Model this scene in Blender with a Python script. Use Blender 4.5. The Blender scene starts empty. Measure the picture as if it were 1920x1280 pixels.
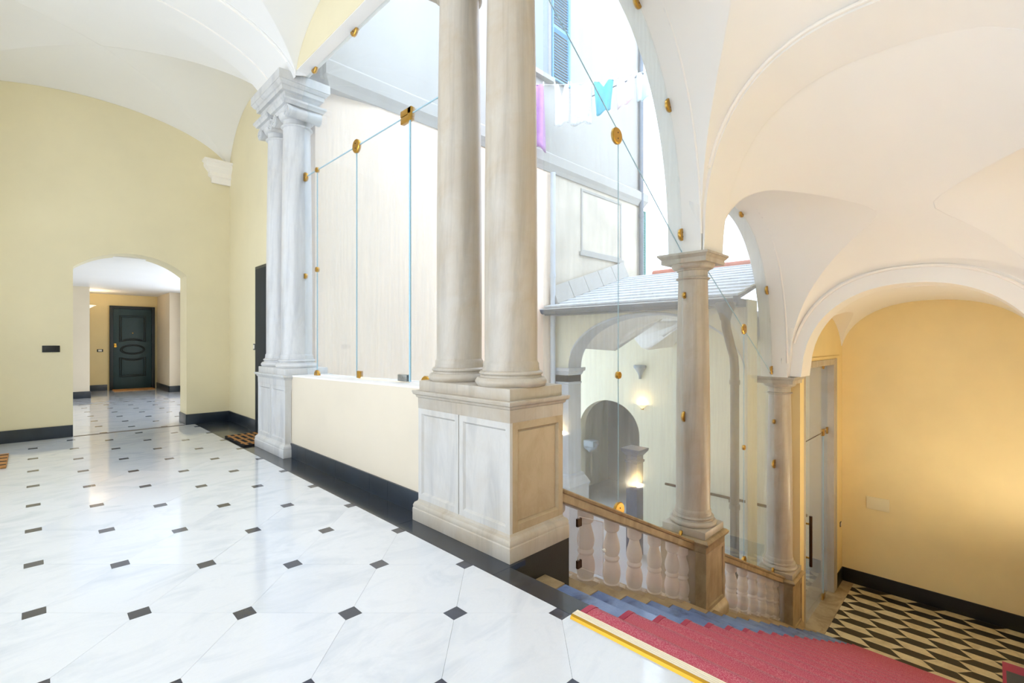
import bpy, math, random
from mathutils import Vector, Matrix
random.seed(7)
R2 = math.sqrt(2.0)
SC = bpy.context.scene
COL = SC.collection

# ---------------------------------------------------------------- camera
# x runs along the landing edge (towards the viewer's right), y runs down the stairs, z = 0 is the landing floor
cd = bpy.data.cameras.new('camera'); cam = bpy.data.objects.new('camera', cd); COL.objects.link(cam)
cd.sensor_width = 36.0; cd.lens = 900.0 / 1920.0 * 36.0
cd.clip_start = 0.05; cd.clip_end = 200
cam.location = (0, 0, 1.25)
cam.rotation_euler = (math.pi / 2, 0, math.pi / 4)      # level, looking along (-1, 1, 0)
SC.camera = cam

# ---------------------------------------------------------------- sky, sun, exposure
w = bpy.data.worlds.new('sky'); SC.world = w; w.use_nodes = True
bg = w.node_tree.nodes['Background']
bg.inputs['Color'].default_value = (0.74, 0.83, 1.0, 1)
bg.inputs['Strength'].default_value = 3.6
SC.view_settings.view_transform = 'Standard'
SC.view_settings.look = 'None'
SC.view_settings.gamma = 1.0
SC.view_settings.use_curve_mapping = False
SC.view_settings.exposure = 0.54
cy = SC.cycles
cy.use_denoising = True
cy.max_bounces = 14; cy.diffuse_bounces = 8; cy.glossy_bounces = 5
cy.transparent_max_bounces = 24; cy.transmission_bounces = 6
cy.sample_clamp_indirect = 12.0
cy.caustics_reflective = False; cy.caustics_refractive = False

def area_light(name, loc, target, size, power, color, spread=math.pi, size_y=None):
    ld = bpy.data.lights.new(name, 'AREA'); ld.energy = power; ld.color = color
    ld.shape = 'RECTANGLE' if size_y else 'DISK'; ld.size = size
    if size_y: ld.size_y = size_y
    ld.spread = spread
    o = bpy.data.objects.new(name, ld); COL.objects.link(o); o.location = loc
    o.rotation_euler = (Vector(target) - Vector(loc)).to_track_quat('-Z', 'Y').to_euler()
    return o
def bulb(name, loc, power, color, radius=0.08):
    ld = bpy.data.lights.new(name, 'POINT'); ld.energy = power; ld.color = color; ld.shadow_soft_size = radius
    o = bpy.data.objects.new(name, ld); COL.objects.link(o); o.location = loc
    return o

# ---------------------------------------------------------------- materials
def new_mat(name):
    m = bpy.data.materials.new(name); m.use_nodes = True
    nt = m.node_tree; b = nt.nodes['Principled BSDF']
    return m, nt, b
def rgb(h):
    h = h.lstrip('#'); v = [int(h[i:i + 2], 16) / 255 for i in (0, 2, 4)]
    return tuple(((c / 12.92) if c <= 0.04045 else ((c + 0.055) / 1.055) ** 2.4) for c in v) + (1,)
def coords(nt, scale=(1, 1, 1), rnd=False):
    tc = nt.nodes.new('ShaderNodeTexCoord'); mp = nt.nodes.new('ShaderNodeMapping')
    mp.inputs['Scale'].default_value = scale
    nt.links.new(tc.outputs['Object'], mp.inputs['Vector'])
    if rnd:
        oi = nt.nodes.new('ShaderNodeObjectInfo'); mu = nt.nodes.new('ShaderNodeMath'); mu.operation = 'MULTIPLY'
        mu.inputs[1].default_value = 37.0
        nt.links.new(oi.outputs['Random'], mu.inputs[0]); nt.links.new(mu.outputs[0], mp.inputs['Location'])
    return mp.outputs['Vector']
def noise(nt, vec, scale, detail=4, rough=0.55, dist=0.0):
    n = nt.nodes.new('ShaderNodeTexNoise'); n.inputs['Scale'].default_value = scale
    n.inputs['Detail'].default_value = detail; n.inputs['Roughness'].default_value = rough
    n.inputs['Distortion'].default_value = dist
    nt.links.new(vec, n.inputs['Vector']); return n.outputs['Fac']
def ramp(nt, fac, stops):
    r = nt.nodes.new('ShaderNodeValToRGB'); e = r.color_ramp.elements
    while len(e) < len(stops): e.new(0.5)
    for k, (p, c) in enumerate(stops): e[k].position = p; e[k].color = c if len(c) == 4 else tuple(c) + (1,)
    nt.links.new(fac, r.inputs['Fac']); return r.outputs['Color']
def mixc(nt, fac, a, b, mode='MIX'):
    m = nt.nodes.new('ShaderNodeMix'); m.data_type = 'RGBA'; m.blend_type = mode
    for sock, val in ((m.inputs[0], fac), (m.inputs[6], a), (m.inputs[7], b)):
        if isinstance(val, (int, float)): sock.default_value = val
        elif isinstance(val, tuple): sock.default_value = val
        else: nt.links.new(val, sock)
    return m.outputs[2]
def bump(nt, b, fac, strength=0.2, dist=0.01):
    n = nt.nodes.new('ShaderNodeBump'); n.inputs['Strength'].default_value = strength; n.inputs['Distance'].default_value = dist
    nt.links.new(fac, n.inputs['Height']); nt.links.new(n.outputs['Normal'], b.inputs['Normal'])
def plain(name, col, rough=0.5, metal=0.0, var=0.0, vscale=6.0, bmp=0.0, coat=0.0, bscale=None, spec=None):
    m, nt, b = new_mat(name)
    c = rgb(col) if isinstance(col, str) else col
    b.inputs['Roughness'].default_value = rough; b.inputs['Metallic'].default_value = metal
    b.inputs['Coat Weight'].default_value = coat; b.inputs['Coat Roughness'].default_value = 0.05
    if spec is not None: b.inputs['Specular IOR Level'].default_value = spec
    b.inputs['Base Color'].default_value = c
    if var or bmp:
        v = coords(nt)
        f = noise(nt, v, vscale, 5)
        if var:
            d = tuple(x * (1 - var) for x in c[:3]) + (1,); l = tuple(min(1, x * (1 + var * 0.5)) for x in c[:3]) + (1,)
            nt.links.new(ramp(nt, f, [(0.3, d), (0.7, l)]), b.inputs['Base Color'])
        if bmp: bump(nt, b, noise(nt, v, bscale or vscale * 12, 3), bmp, 0.004)
    return m

def marble(name, light, grey, warm, patina=0.35, rough=0.35, vein=1.0, rnd=False, coat=0.0, stretch=(1, 1, 0.35)):
    m, nt, b = new_mat(name)
    v = coords(nt, stretch, rnd)
    n1 = noise(nt, v, 3.2, 7, 0.62, 1.6)
    base = ramp(nt, n1, [(0.30, rgb(grey)), (0.52, rgb(light)), (0.75, rgb(light))])
    n2 = noise(nt, v, 9.0 * vein, 8, 0.7, 2.5)
    veins = ramp(nt, n2, [(0.44, (0, 0, 0, 1)), (0.50, (1, 1, 1, 1)), (0.56, (0, 0, 0, 1))])
    vf = nt.nodes.new('ShaderNodeMath'); vf.operation = 'MULTIPLY'; vf.inputs[1].default_value = 0.14
    nt.links.new(veins, vf.inputs[0])
    c = mixc(nt, vf.outputs[0], base, rgb(grey))
    if patina:
        v2 = coords(nt, (1, 1, 1), rnd)
        n3 = noise(nt, v2, 2.6, 6, 0.65, 0.6)
        pf = nt.nodes.new('ShaderNodeMapRange'); pf.inputs[1].default_value = 0.42; pf.inputs[2].default_value = 0.75
        pf.inputs[4].default_value = patina
        nt.links.new(n3, pf.inputs[0])
        c = mixc(nt, pf.outputs[0], c, rgb(warm))
    nt.links.new(c, b.inputs['Base Color'])
    b.inputs['Roughness'].default_value = rough
    b.inputs['Coat Weight'].default_value = coat; b.inputs['Coat Roughness'].default_value = 0.06
    if patina and rough > 0.32: bump(nt, b, noise(nt, v, 40, 4), 0.12, 0.003)
    return m

M = {}
M['cream'] = plain('cream_plaster', '#E4DAB8', 0.62, var=0.05, vscale=1.2, bmp=0.05, bscale=60)
M['cream_light'] = plain('pale_cream_plaster', '#DED3BE', 0.6, var=0.04, vscale=1.5, bmp=0.05, bscale=60)
M['ochre'] = plain('ochre_plaster', '#EAD7A2', 0.6, var=0.05, vscale=1.5, bmp=0.05, bscale=60)
M['white'] = plain('white_plaster', '#ECEBE8', 0.7, var=0.02, vscale=1.0, bmp=0.04, bscale=50)
M['white_trim'] = plain('white_painted_moulding', '#F2EEE8', 0.6)
M['marble'] = marble('column_marble', '#BDB6A9', '#A39D93', '#A48A60', 0.5, 0.42, stretch=(1.3, 1.3, 0.14))
M['marble_white'] = marble('white_marble', '#CFD0D0', '#B4B7BB', '#B8A88C', 0.22, 0.40, stretch=(1.3, 1.3, 0.2))
M['marble_front'] = marble('front_lit_marble', '#CBC9C4', '#B2B2B0', '#B8A684', 0.3, 0.42, stretch=(1.3, 1.3, 0.2))  # pedestal front copy, the cool light on it put into the colour
M['marble_side'] = marble('side_shaded_aged_marble', '#B8A688', '#A3916F', '#8F774F', 0.5, 0.45)  # pedestal side copy: patina plus the dim warm light painted in
M['marble_warm'] = marble('aged_marble', '#B09C78', '#8C7756', '#705735', 0.6, 0.45)
M['tile'] = marble('polished_white_marble', '#E2E7EE', '#CFD7E1', '#ffffff', 0.0, 0.10, 1.4, True, 0.5, (1, 0.5, 1))
M['insert'] = marble('grey_slate_insert', '#3C4252', '#2A2E3A', '#4a4236', 0.3, 0.16, 2.0, True, 0.3)
M['slate'] = marble('dark_slate', '#2D3540', '#1B2028', '#3a3930', 0.3, 0.20, 1.5, False, 0.3)
M['slate_step'] = marble('sky_tinted_slate', '#6079AA', '#2A3856', '#8fa6d0', 0.6, 0.24, 3.0, False, 0.4)  # bluish slate with the sky's reflection painted into its colour
M['black_paint'] = plain('black_painted_stone', '#17150F', 0.55, var=0.4, vscale=8, bmp=0.2)
M['skirting'] = plain('slate_skirting', '#26303C', 0.28, var=0.3, vscale=5)
M['skirting_black'] = plain('black_skirting', '#141311', 0.4, var=0.3, vscale=5)
M['grout'] = plain('grey_grout', '#C4C8CC', 0.8)
M['threshold'] = plain('brown_stone_threshold', '#4A3A2C', 0.4, var=0.2)
M['brass'] = plain('brass', '#C79A45', 0.30, 1.0)
M['gold'] = plain('polished_gold_metal', '#CFA03A', 0.34, 1.0)
M['ivory'] = plain('ivory_ribbed_insert', '#F6EAD0', 0.4)
M['dark_metal'] = plain('dark_bronze', '#4A3524', 0.35, 0.8)
M['steel'] = plain('brushed_steel', '#9A9C9A', 0.35, 0.9, var=0.3, vscale=80)
M['door_green'] = plain('dark_green_paint', '#1E3A40', 0.4, var=0.1)
M['door_dark'] = plain('black_green_paint', '#0F1B20', 0.4)
M['door_blue'] = plain('blue_black_paint', '#14212E', 0.55, var=0.15, spec=0.25)
M['switch'] = plain('black_plastic', '#15181B', 0.35)
M['white_plastic'] = plain('white_plastic', '#E8E4DA', 0.4)
M['coir'] = plain('coir', '#C08A4E', 0.95, var=0.3, vscale=60, bmp=0.6)
M['mat_black'] = plain('black_mat_pile', '#1B1612', 0.95, var=0.4, vscale=50, bmp=0.5)
M['peach'] = plain('peach_stucco', '#F6E4D2', 0.8, var=0.05, vscale=0.8, bmp=0.08)
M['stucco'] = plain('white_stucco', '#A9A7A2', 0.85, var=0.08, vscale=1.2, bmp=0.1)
M['stucco_grey'] = plain('weathered_stucco', '#C8C0B2', 0.85, var=0.16, vscale=1.5, bmp=0.1)
M['lemon'] = plain('lemon_plaster', '#DEDBC6', 0.75, var=0.05, vscale=1.2)
M['grey_stone'] = plain('pale_grey_stone', '#C4CAD2', 0.7, var=0.08, vscale=3)
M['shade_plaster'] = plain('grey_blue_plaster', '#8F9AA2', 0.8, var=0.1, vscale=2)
M['slate_blue'] = plain('blue_slate_stone', '#2E4468', 0.45, var=0.25, vscale=6)
M['roof'] = plain('pale_roof_slate', '#C9CED3', 0.7, var=0.15, vscale=9)
M['red_tile'] = plain('red_clay_tile', '#C0705A', 0.8, var=0.2, vscale=9)
M['gutter'] = plain('grey_zinc', '#6E7680', 0.45, 0.4, var=0.15)
M['pipe'] = plain('dark_grey_pipe', '#5B5A55', 0.5, var=0.25, vscale=12)
M['shutter'] = plain('blue_green_shutter', '#6E9FBE', 0.6)
M['shutter_green'] = plain('green_shutter', '#4F8A84', 0.6)
M['window_dark'] = plain('dim_window_glass', '#7C8894', 0.15)
M['cord'] = plain('white_cord', '#D8D8D8', 0.7)
for nm, hx in (('cloth_magenta', '#B08AB6'), ('cloth_white', '#E9ECF0'), ('cloth_print', '#DFE3E6'), ('cloth_teal', '#55B5C9'),
               ('cloth_pink', '#EBD3D6'), ('cloth_pale', '#CFE2E6')):
    M[nm] = plain(nm, hx, 0.9, var=0.12 if nm != 'cloth_print' else 0.35, vscale=8 if nm != 'cloth_print' else 45)

def carpet_mat(name, hx, warm, dark):
    m, nt, b = new_mat(name); v = coords(nt)
    f = noise(nt, v, 260, 2, 0.8); g = noise(nt, v, 3.5, 5)
    c = mixc(nt, ramp(nt, g, [(0.35, (0, 0, 0, 1)), (0.7, (1, 1, 1, 1))]), rgb(hx), rgb(warm))
    c2 = mixc(nt, ramp(nt, f, [(0.42, (0, 0, 0, 1)), (0.62, (0.55, 0.55, 0.55, 1))]), c, rgb(dark))
    nt.links.new(c2, b.inputs['Base Color']); b.inputs['Roughness'].default_value = 0.95
    b.inputs['Sheen Weight'].default_value = 0.25; b.inputs['Specular IOR Level'].default_value = 0.15
    bump(nt, b, f, 0.6, 0.004); return m
M['carpet'] = carpet_mat('red_carpet', '#BE3450', '#C24650', '#DC93A0')
def banded_carpet(name):  # colour repeats per tread, deeper crimson towards each nosing
    m, nt, b = new_mat(name); v = coords(nt)
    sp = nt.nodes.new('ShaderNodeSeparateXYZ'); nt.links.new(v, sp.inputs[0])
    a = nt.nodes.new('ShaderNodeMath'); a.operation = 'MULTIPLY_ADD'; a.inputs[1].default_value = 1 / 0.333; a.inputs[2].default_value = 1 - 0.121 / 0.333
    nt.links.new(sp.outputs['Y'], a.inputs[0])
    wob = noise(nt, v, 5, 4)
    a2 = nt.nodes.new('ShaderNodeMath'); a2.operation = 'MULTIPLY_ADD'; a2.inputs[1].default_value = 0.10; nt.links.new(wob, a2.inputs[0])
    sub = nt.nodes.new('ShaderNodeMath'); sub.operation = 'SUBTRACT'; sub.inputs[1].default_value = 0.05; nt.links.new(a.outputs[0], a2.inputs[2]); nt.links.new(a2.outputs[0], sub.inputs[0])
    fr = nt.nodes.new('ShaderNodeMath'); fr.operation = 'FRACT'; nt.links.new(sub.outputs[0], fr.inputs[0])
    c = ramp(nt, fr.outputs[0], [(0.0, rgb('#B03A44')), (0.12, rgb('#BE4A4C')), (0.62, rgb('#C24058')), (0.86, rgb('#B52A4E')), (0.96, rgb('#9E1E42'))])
    f = noise(nt, v, 230, 2, 0.8)
    c2 = mixc(nt, ramp(nt, f, [(0.45, (0, 0, 0, 1)), (0.66, (0.6, 0.6, 0.6, 1))]), c, rgb('#DDA0A4'))
    nt.links.new(c2, b.inputs['Base Color']); b.inputs['Roughness'].default_value = 0.95
    b.inputs['Sheen Weight'].default_value = 0.2; b.inputs['Specular IOR Level'].default_value = 0.15
    bump(nt, b, f, 0.6, 0.004); return m
M['carpet_banded'] = banded_carpet('banded_red_stair_carpet')
M['carpet_edge'] = carpet_mat('crimson_carpet_binding', '#A81E45', '#A8203F', '#B8395A')
M['carpet_grey'] = carpet_mat('grey_rug_pile', '#4C4F4C', '#5A5650', '#3a3a38')

def glass_mat(name, tint, haze, refl_rough=0.02, streak=True, edge=0.9):
    m, nt, b = new_mat(name); nt.nodes.remove(b)
    out = nt.nodes['Material Output']
    tr = nt.nodes.new('ShaderNodeBsdfTransparent'); tr.inputs['Color'].default_value = tint
    gl = nt.nodes.new('ShaderNodeBsdfGlossy'); gl.inputs['Roughness'].default_value = refl_rough
    df = nt.nodes.new('ShaderNodeBsdfDiffuse'); df.inputs['Color'].default_value = (0.9, 0.93, 0.97, 1)
    tl = nt.nodes.new('ShaderNodeBsdfTranslucent'); tl.inputs['Color'].default_value = (0.9, 0.94, 1.0, 1)
    ad = nt.nodes.new('ShaderNodeMixShader'); ad.inputs[0].default_value = 0.5
    nt.links.new(df.outputs[0], ad.inputs[1]); nt.links.new(tl.outputs[0], ad.inputs[2])
    m1 = nt.nodes.new('ShaderNodeMixShader'); m1.inputs[0].default_value = haze
    if streak:
        v = coords(nt, (9, 9, 0.5)); f = noise(nt, v, 3.0, 5, 0.7)
        mr = nt.nodes.new('ShaderNodeMapRange'); mr.inputs[1].default_value = 0.3; mr.inputs[2].default_value = 0.8
        mr.inputs[3].default_value = haze * 0.35; mr.inputs[4].default_value = haze * 1.7
        nt.links.new(f, mr.inputs[0]); nt.links.new(mr.outputs[0], m1.inputs[0])
    nt.links.new(tr.outputs[0], m1.inputs[1]); nt.links.new(ad.outputs[0], m1.inputs[2])
    lw = nt.nodes.new('ShaderNodeLayerWeight'); lw.inputs['Blend'].default_value = 0.5
    pw5 = nt.nodes.new('ShaderNodeMath'); pw5.operation = 'POWER'; pw5.inputs[1].default_value = 5.0
    nt.links.new(lw.outputs['Facing'], pw5.inputs[0])
    fr = nt.nodes.new('ShaderNodeMath'); fr.operation = 'MULTIPLY_ADD'; fr.inputs[1].default_value = edge; fr.inputs[2].default_value = 0.025
    nt.links.new(pw5.outputs[0], fr.inputs[0])
    m2 = nt.nodes.new('ShaderNodeMixShader')
    nt.links.new(fr.outputs[0], m2.inputs[0]); nt.links.new(m1.outputs[0], m2.inputs[1]); nt.links.new(gl.outputs[0], m2.inputs[2])
    nt.links.new(m2.outputs[0], out.inputs['Surface'])
    return m
M['glass'] = glass_mat('streaked_glass', (0.95, 0.98, 0.98, 1), 0.11)
M['acrylic'] = glass_mat('milky_acrylic', (0.97, 0.95, 0.94, 1), 0.14, 0.08, False, 0.45)
M['glass_edge'] = plain('glass_edge_blue', '#9CC4D6', 0.2)
def emit_mat(name, col, strength):
    m, nt, b = new_mat(name); b.inputs['Base Color'].default_value = col
    b.inputs['Emission Color'].default_value = col; b.inputs['Emission Strength'].default_value = strength; return m
M['lamp_glass'] = emit_mat('lit_lamp_glass', (1.0, 0.72, 0.38, 1), 0.9)
M['lamp_white'] = emit_mat('lit_white_lamp_glass', (1.0, 0.93, 0.80, 1), 0.5)

# ---------------------------------------------------------------- mesh helpers
class MB:
    def __init__(s): s.v = []; s.f = []; s.mi = []; s.cur = 0
    def add(s, vs, fs):
        n = len(s.v); s.v += [tuple(p) for p in vs]
        for f in fs: s.f.append([i + n for i in f]); s.mi.append(s.cur)
        return s
    def box(s, x0, x1, y0, y1, z0, z1):
        return s.add([(x0, y0, z0), (x1, y0, z0), (x1, y1, z0), (x0, y1, z0), (x0, y0, z1), (x1, y0, z1), (x1, y1, z1), (x0, y1, z1)],
                     [(3, 2, 1, 0), (4, 5, 6, 7), (0, 1, 5, 4), (1, 2, 6, 5), (2, 3, 7, 6), (3, 0, 4, 7)])
    def obox(s, c, ax, ay, az):            # box by centre and half-axis vectors
        c, ax, ay, az = Vector(c), Vector(ax), Vector(ay), Vector(az)
        p = [c + i * ax + j * ay + k * az for k in (-1, 1) for (i, j) in ((-1, -1), (1, -1), (1, 1), (-1, 1))]
        return s.add(p, [(3, 2, 1, 0), (4, 5, 6, 7), (0, 1, 5, 4), (1, 2, 6, 5), (2, 3, 7, 6), (3, 0, 4, 7)])
    def prism(s, poly, fn, a, b):          # poly: 2-D outline; fn(p, q, h) -> 3-D
        n = len(poly); vs = [fn(p, q, a) for p, q in poly] + [fn(p, q, b) for p, q in poly]
        fs = [list(range(n))[::-1], list(range(n, 2 * n))] + [(i, (i + 1) % n, n + (i + 1) % n, n + i) for i in range(n)]
        return s.add(vs, fs)
    def loft(s, x0, x1, y0, y1, prof, caps=True):   # stacked rectangles: prof = [(z, outward offset)]
        vs = []
        for z, o in prof: vs += [(x0 - o, y0 - o, z), (x1 + o, y0 - o, z), (x1 + o, y1 + o, z), (x0 - o, y1 + o, z)]
        fs = []
        for k in range(len(prof) - 1):
            for i in range(4): j = (i + 1) % 4; fs.append((4 * k + i, 4 * k + j, 4 * k + 4 + j, 4 * k + 4 + i))
        if caps: fs += [(3, 2, 1, 0), tuple(4 * (len(prof) - 1) + i for i in range(4))]
        return s.add(vs, fs)
    def lathe(s, prof, c, seg=40, caps=True):       # prof = [(r, z)]
        vs = []
        for r, z in prof:
            for i in range(seg):
                a = 2 * math.pi * i / seg; vs.append((c[0] + r * math.cos(a), c[1] + r * math.sin(a), c[2] + z))
        fs = []
        for k in range(len(prof) - 1):
            for i in range(seg):
                j = (i + 1) % seg; fs.append((k * seg + i, k * seg + j, (k + 1) * seg + j, (k + 1) * seg + i))
        if caps: fs += [tuple(range(seg))[::-1], tuple((len(prof) - 1) * seg + i for i in range(seg))]
        return s.add(vs, fs)
    def tube(s, pts, r, seg=10, closed=False):
        pts = [Vector(p) for p in pts]; n = len(pts); vs = []
        for i, p in enumerate(pts):
            if closed: t = pts[(i + 1) % n] - pts[i - 1]
            else: t = pts[min(i + 1, n - 1)] - pts[max(i - 1, 0)]
            t.normalize()
            if i == 0:
                up = Vector((0, 0, 1)) if abs(t.z) < 0.9 else Vector((1, 0, 0)); a = t.cross(up).normalized()
            else:
                a = a - t * a.dot(t); a.normalize()      # carry the frame along the path
            b2 = a.cross(t).normalized()
            rr = r[i] if isinstance(r, (list, tuple)) else r
            for k in range(seg):
                an = 2 * math.pi * k / seg; vs.append(p + a * (rr * math.cos(an)) + b2 * (rr * math.sin(an)))
        fs = []
        for i in range(n if closed else n - 1):
            i2 = (i + 1) % n
            for k in range(seg): k2 = (k + 1) % seg; fs.append((i * seg + k, i * seg + k2, i2 * seg + k2, i2 * seg + k))
        if not closed: fs += [tuple(range(seg))[::-1], tuple((n - 1) * seg + k for k in range(seg))]
        return s.add(vs, fs)
    def disc(s, c, axis, r, h, seg=28):             # short bevelled cylinder centred on c along axis
        ax = Vector(axis).normalized(); up = Vector((0, 0, 1)) if abs(ax.z) < 0.9 else Vector((1, 0, 0))
        a = ax.cross(up).normalized(); b2 = a.cross(ax); c = Vector(c); vs = []
        for rr, hh in ((r * 0.9, -h), (r, -h * 0.6), (r, h * 0.6), (r * 0.9, h)):
            for k in range(seg):
                an = 2 * math.pi * k / seg; vs.append(c + ax * hh + a * rr * math.cos(an) + b2 * rr * math.sin(an))
        fs = []
        for q in range(3):
            for k in range(seg): k2 = (k + 1) % seg; fs.append((q * seg + k, q * seg + k2, (q + 1) * seg + k2, (q + 1) * seg + k))
        fs += [tuple(range(seg))[::-1], tuple(3 * seg + k for k in range(seg))]
        return s.add(vs, fs)
    def frame(s, o, u, v, n, a0, a1, b0, b1, wd, th):   # picture-frame ring on plane o + a u + b v, proud by th along n
        o, u, v, n = Vector(o), Vector(u), Vector(v), Vector(n)
        ou = [(a0, b0), (a1, b0), (a1, b1), (a0, b1)]; inn = [(a0 + wd, b0 + wd), (a1 - wd, b0 + wd), (a1 - wd, b1 - wd), (a0 + wd, b1 - wd)]
        ch = [(a0 + wd - th, b0 + wd - th), (a1 - wd + th, b0 + wd - th), (a1 - wd + th, b1 - wd + th), (a0 + wd - th, b1 - wd + th)]
        P = lambda q, h: o + u * q[0] + v * q[1] + n * h
        vs = [P(q, -0.004) for q in ou] + [P(q, th) for q in ou] + [P(q, th) for q in ch] + [P(q, -0.004) for q in inn]
        fs = []
        for r in range(3):
            for i in range(4): j = (i + 1) % 4; fs.append((4 * r + i, 4 * r + j, 4 * r + 4 + j, 4 * r + 4 + i))
        for i in range(4): j = (i + 1) % 4; fs.append((12 + i, 12 + j, j, i))
        return s.add(vs, fs)
    def build(s, name, mat, parent=None, smooth=False, angle=35, bevel=0.0):
        me = bpy.data.meshes.new(name)
        off = Vector(parent['_o']) if parent is not None and '_o' in parent else Vector((0, 0, 0))
        me.from_pydata([tuple(Vector(p) - off) for p in s.v], [], s.f)
        mats = mat if isinstance(mat, (list, tuple)) else [mat]
        for q in mats: me.materials.append(M[q])
        if len(mats) > 1:
            for p, k in zip(me.polygons, s.mi): p.material_index = k
        import bmesh
        bm = bmesh.new(); bm.from_mesh(me); bmesh.ops.recalc_face_normals(bm, faces=bm.faces)
        if bevel:
            es = [e for e in bm.edges if len(e.link_faces) == 2 and e.calc_face_angle(0) > 0.6]
            bmesh.ops.bevel(bm, geom=es, offset=bevel, segments=2, profile=0.6, affect='EDGES', clamp_overlap=True)
        bm.to_mesh(me); bm.free()
        if smooth or bevel:
            for p in me.polygons: p.use_smooth = True
            me.set_sharp_from_angle(angle=math.radians(angle))
        o = bpy.data.objects.new(name, me); COL.objects.link(o)
        if parent is not None: o.parent = parent; o['_o'] = tuple(off)
        return o

def tag(o, label, cat=None, group=None, kind=None):
    o['label'] = label
    if cat: o['category'] = cat
    if group: o['group'] = group
    if kind: o['kind'] = kind
    return o
def thing(name, loc, label, cat, group=None, kind=None):
    o = bpy.data.objects.new(name, None); COL.objects.link(o); o.location = loc; o['_o'] = tuple(loc)
    o.empty_display_size = 0.1
    return tag(o, label, cat, group, kind)
def struct(o, label=None):
    o['kind'] = 'structure'
    if label: o['label'] = label
    return o
def lerp(a, b, t): return a + (b - a) * t
def supe(t, n): t = min(1.0, abs(t)); return max(0.0, 1 - t ** n) ** (1.0 / n)

# ---------------------------------------------------------------- key dimensions
YE = 1.743                 # edge of the white paving
XW, XE = -8.55, 2.2        # end wall and the wall behind the viewer's right
YL = -1.05                 # left wall of the landing
XST, XSR = -1.90, 0.60     # sides of the stair hall
RIS, TRD, Y0, NST = 0.1585, 0.333, 1.854, 19
ZL = -RIS * NST            # lower floor
YB = 10.26                 # back wall of the stair hall
XG, YG = -2.12, 2.16       # glazing planes
YC = 2.13                  # axis of the landing columns
XC = -2.10                 # axis of the stair columns
ZS = 4.20                  # springing of the landing vaults
def rail_z(y): return 0.306 - 0.4685 * (y - 2.426)          # top of the stair rail

# ================================================================ THE SETTING
# ---------------------------------------------------------------- floors with their stone pieces
def clip(poly, nx, ny, c):            # keep nx*x + ny*y <= c
    out = []
    for i in range(len(poly)):
        a, b = poly[i], poly[(i + 1) % len(poly)]
        da, db = nx * a[0] + ny * a[1] - c, nx * b[0] + ny * b[1] - c
        if da <= 0: out.append(a)
        if (da < 0 < db) or (db < 0 < da):
            t = da / (da - db); out.append((a[0] + (b[0] - a[0]) * t, a[1] + (b[1] - a[1]) * t))
    return out
def area2(poly): return 0.5 * abs(sum(poly[i][0] * poly[(i + 1) % len(poly)][1] - poly[(i + 1) % len(poly)][0] * poly[i][1] for i in range(len(poly))))
LX, LY, LP, IH = -1.748, 1.379, 0.343, 0.040
g = 0.0004
OCT = [(sx, sy) for sx, sy in ((LP - IH - g, -IH + g), (LP - IH - g, IH - g), (IH - g, LP - IH - g), (-IH + g, LP - IH - g),
       (-LP + IH + g, IH - g), (-LP + IH + g, -IH + g), (-IH + g, -LP + IH + g), (IH - g, -LP + IH + g))]
INS = [(-IH + g, -IH + g), (IH - g, -IH + g), (IH - g, IH - g), (-IH + g, IH - g)]
def pave(floor, x0, x1, y0, y1):
    shared = {}
    for a in range(int((x0 - LX) / LP) - 2, int((x1 - LX) / LP) + 3):
        for b in range(int((y0 - LY) / LP) - 2, int((y1 - LY) / LP) + 3):
            odd = (a + b) % 2
            base, nm, mt = (OCT, 'tile', 'tile') if odd else (INS, 'insert', 'insert')
            cx, cy_ = LX + LP * a, LY + LP * b
            p = [(cx + q[0], cy_ + q[1]) for q in base]
            full = all(x0 < q[0] < x1 and y0 < q[1] < y1 for q in p)
            if full:
                if nm not in shared:
                    o = MB().prism(base, lambda u, v, h: (u, v, h), -0.012, 0.0).build(nm, mt)
                    shared[nm] = o.data
                else:
                    o = bpy.data.objects.new(nm, shared[nm]); COL.objects.link(o)
                o.location = (cx, cy_, random.uniform(-0.0002, 0.0002)); o.parent = floor
            else:
                for n in ((-1, 0, -x0), (1, 0, x1), (0, -1, -y0), (0, 1, y1)):
                    if len(p) > 2: p = clip(p, *n)
                if len(p) > 2 and area2(p) > 0.0004:
                    o = MB().prism([(q[0] - cx, q[1] - cy_) for q in p], lambda u, v, h: (u, v, h), -0.012, 0.0).build(nm, mt)
                    o.location = (cx, cy_, 0); o.parent = floor
fl = struct(MB().box(XW, XE, YL, 1.75, -0.30, -0.012).box(XW, -1.91, 1.75, 2.0, -0.30, -0.0305).box(XW, -6.2, 2.00, 2.215, -0.30, -0.0305).box(XSR, XE, 1.75, 2.0, -0.3, -0.001).build('floor', 'grout'), 'white marble landing floor set with small dark squares')
pave(fl, XW + 0.01, XE, YL, YE)
# slate border along the parapet, in slabs
xs = [XW, -7.35, -6.32, -5.32, -4.08, -2.872, -1.889, -0.65, 0.60]
for i in range(len(xs) - 1):
    y1 = 2.215 if xs[i + 1] <= -6.3 else (2.0 if xs[i + 1] < -1.8 else 1.872)
    MB().box(xs[i] + 0.001, xs[i + 1] - 0.001, YE + 0.002, y1, -0.03, 0.0).build('border_slab', 'slate', fl)
MB().box(XW - 0.035, XW + 0.035, 0.385, 1.62, -0.03, 0.0012).build('threshold_strip', 'threshold', fl)
fh = struct(MB().box(-16.2, XW - 0.02, -0.7, 3.2, -0.30, -0.012).build('floor', 'grout'), 'white marble hall floor beyond the arch')
pave(fh, -16.0, XW - 0.022, 0.0, 2.9)

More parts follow.
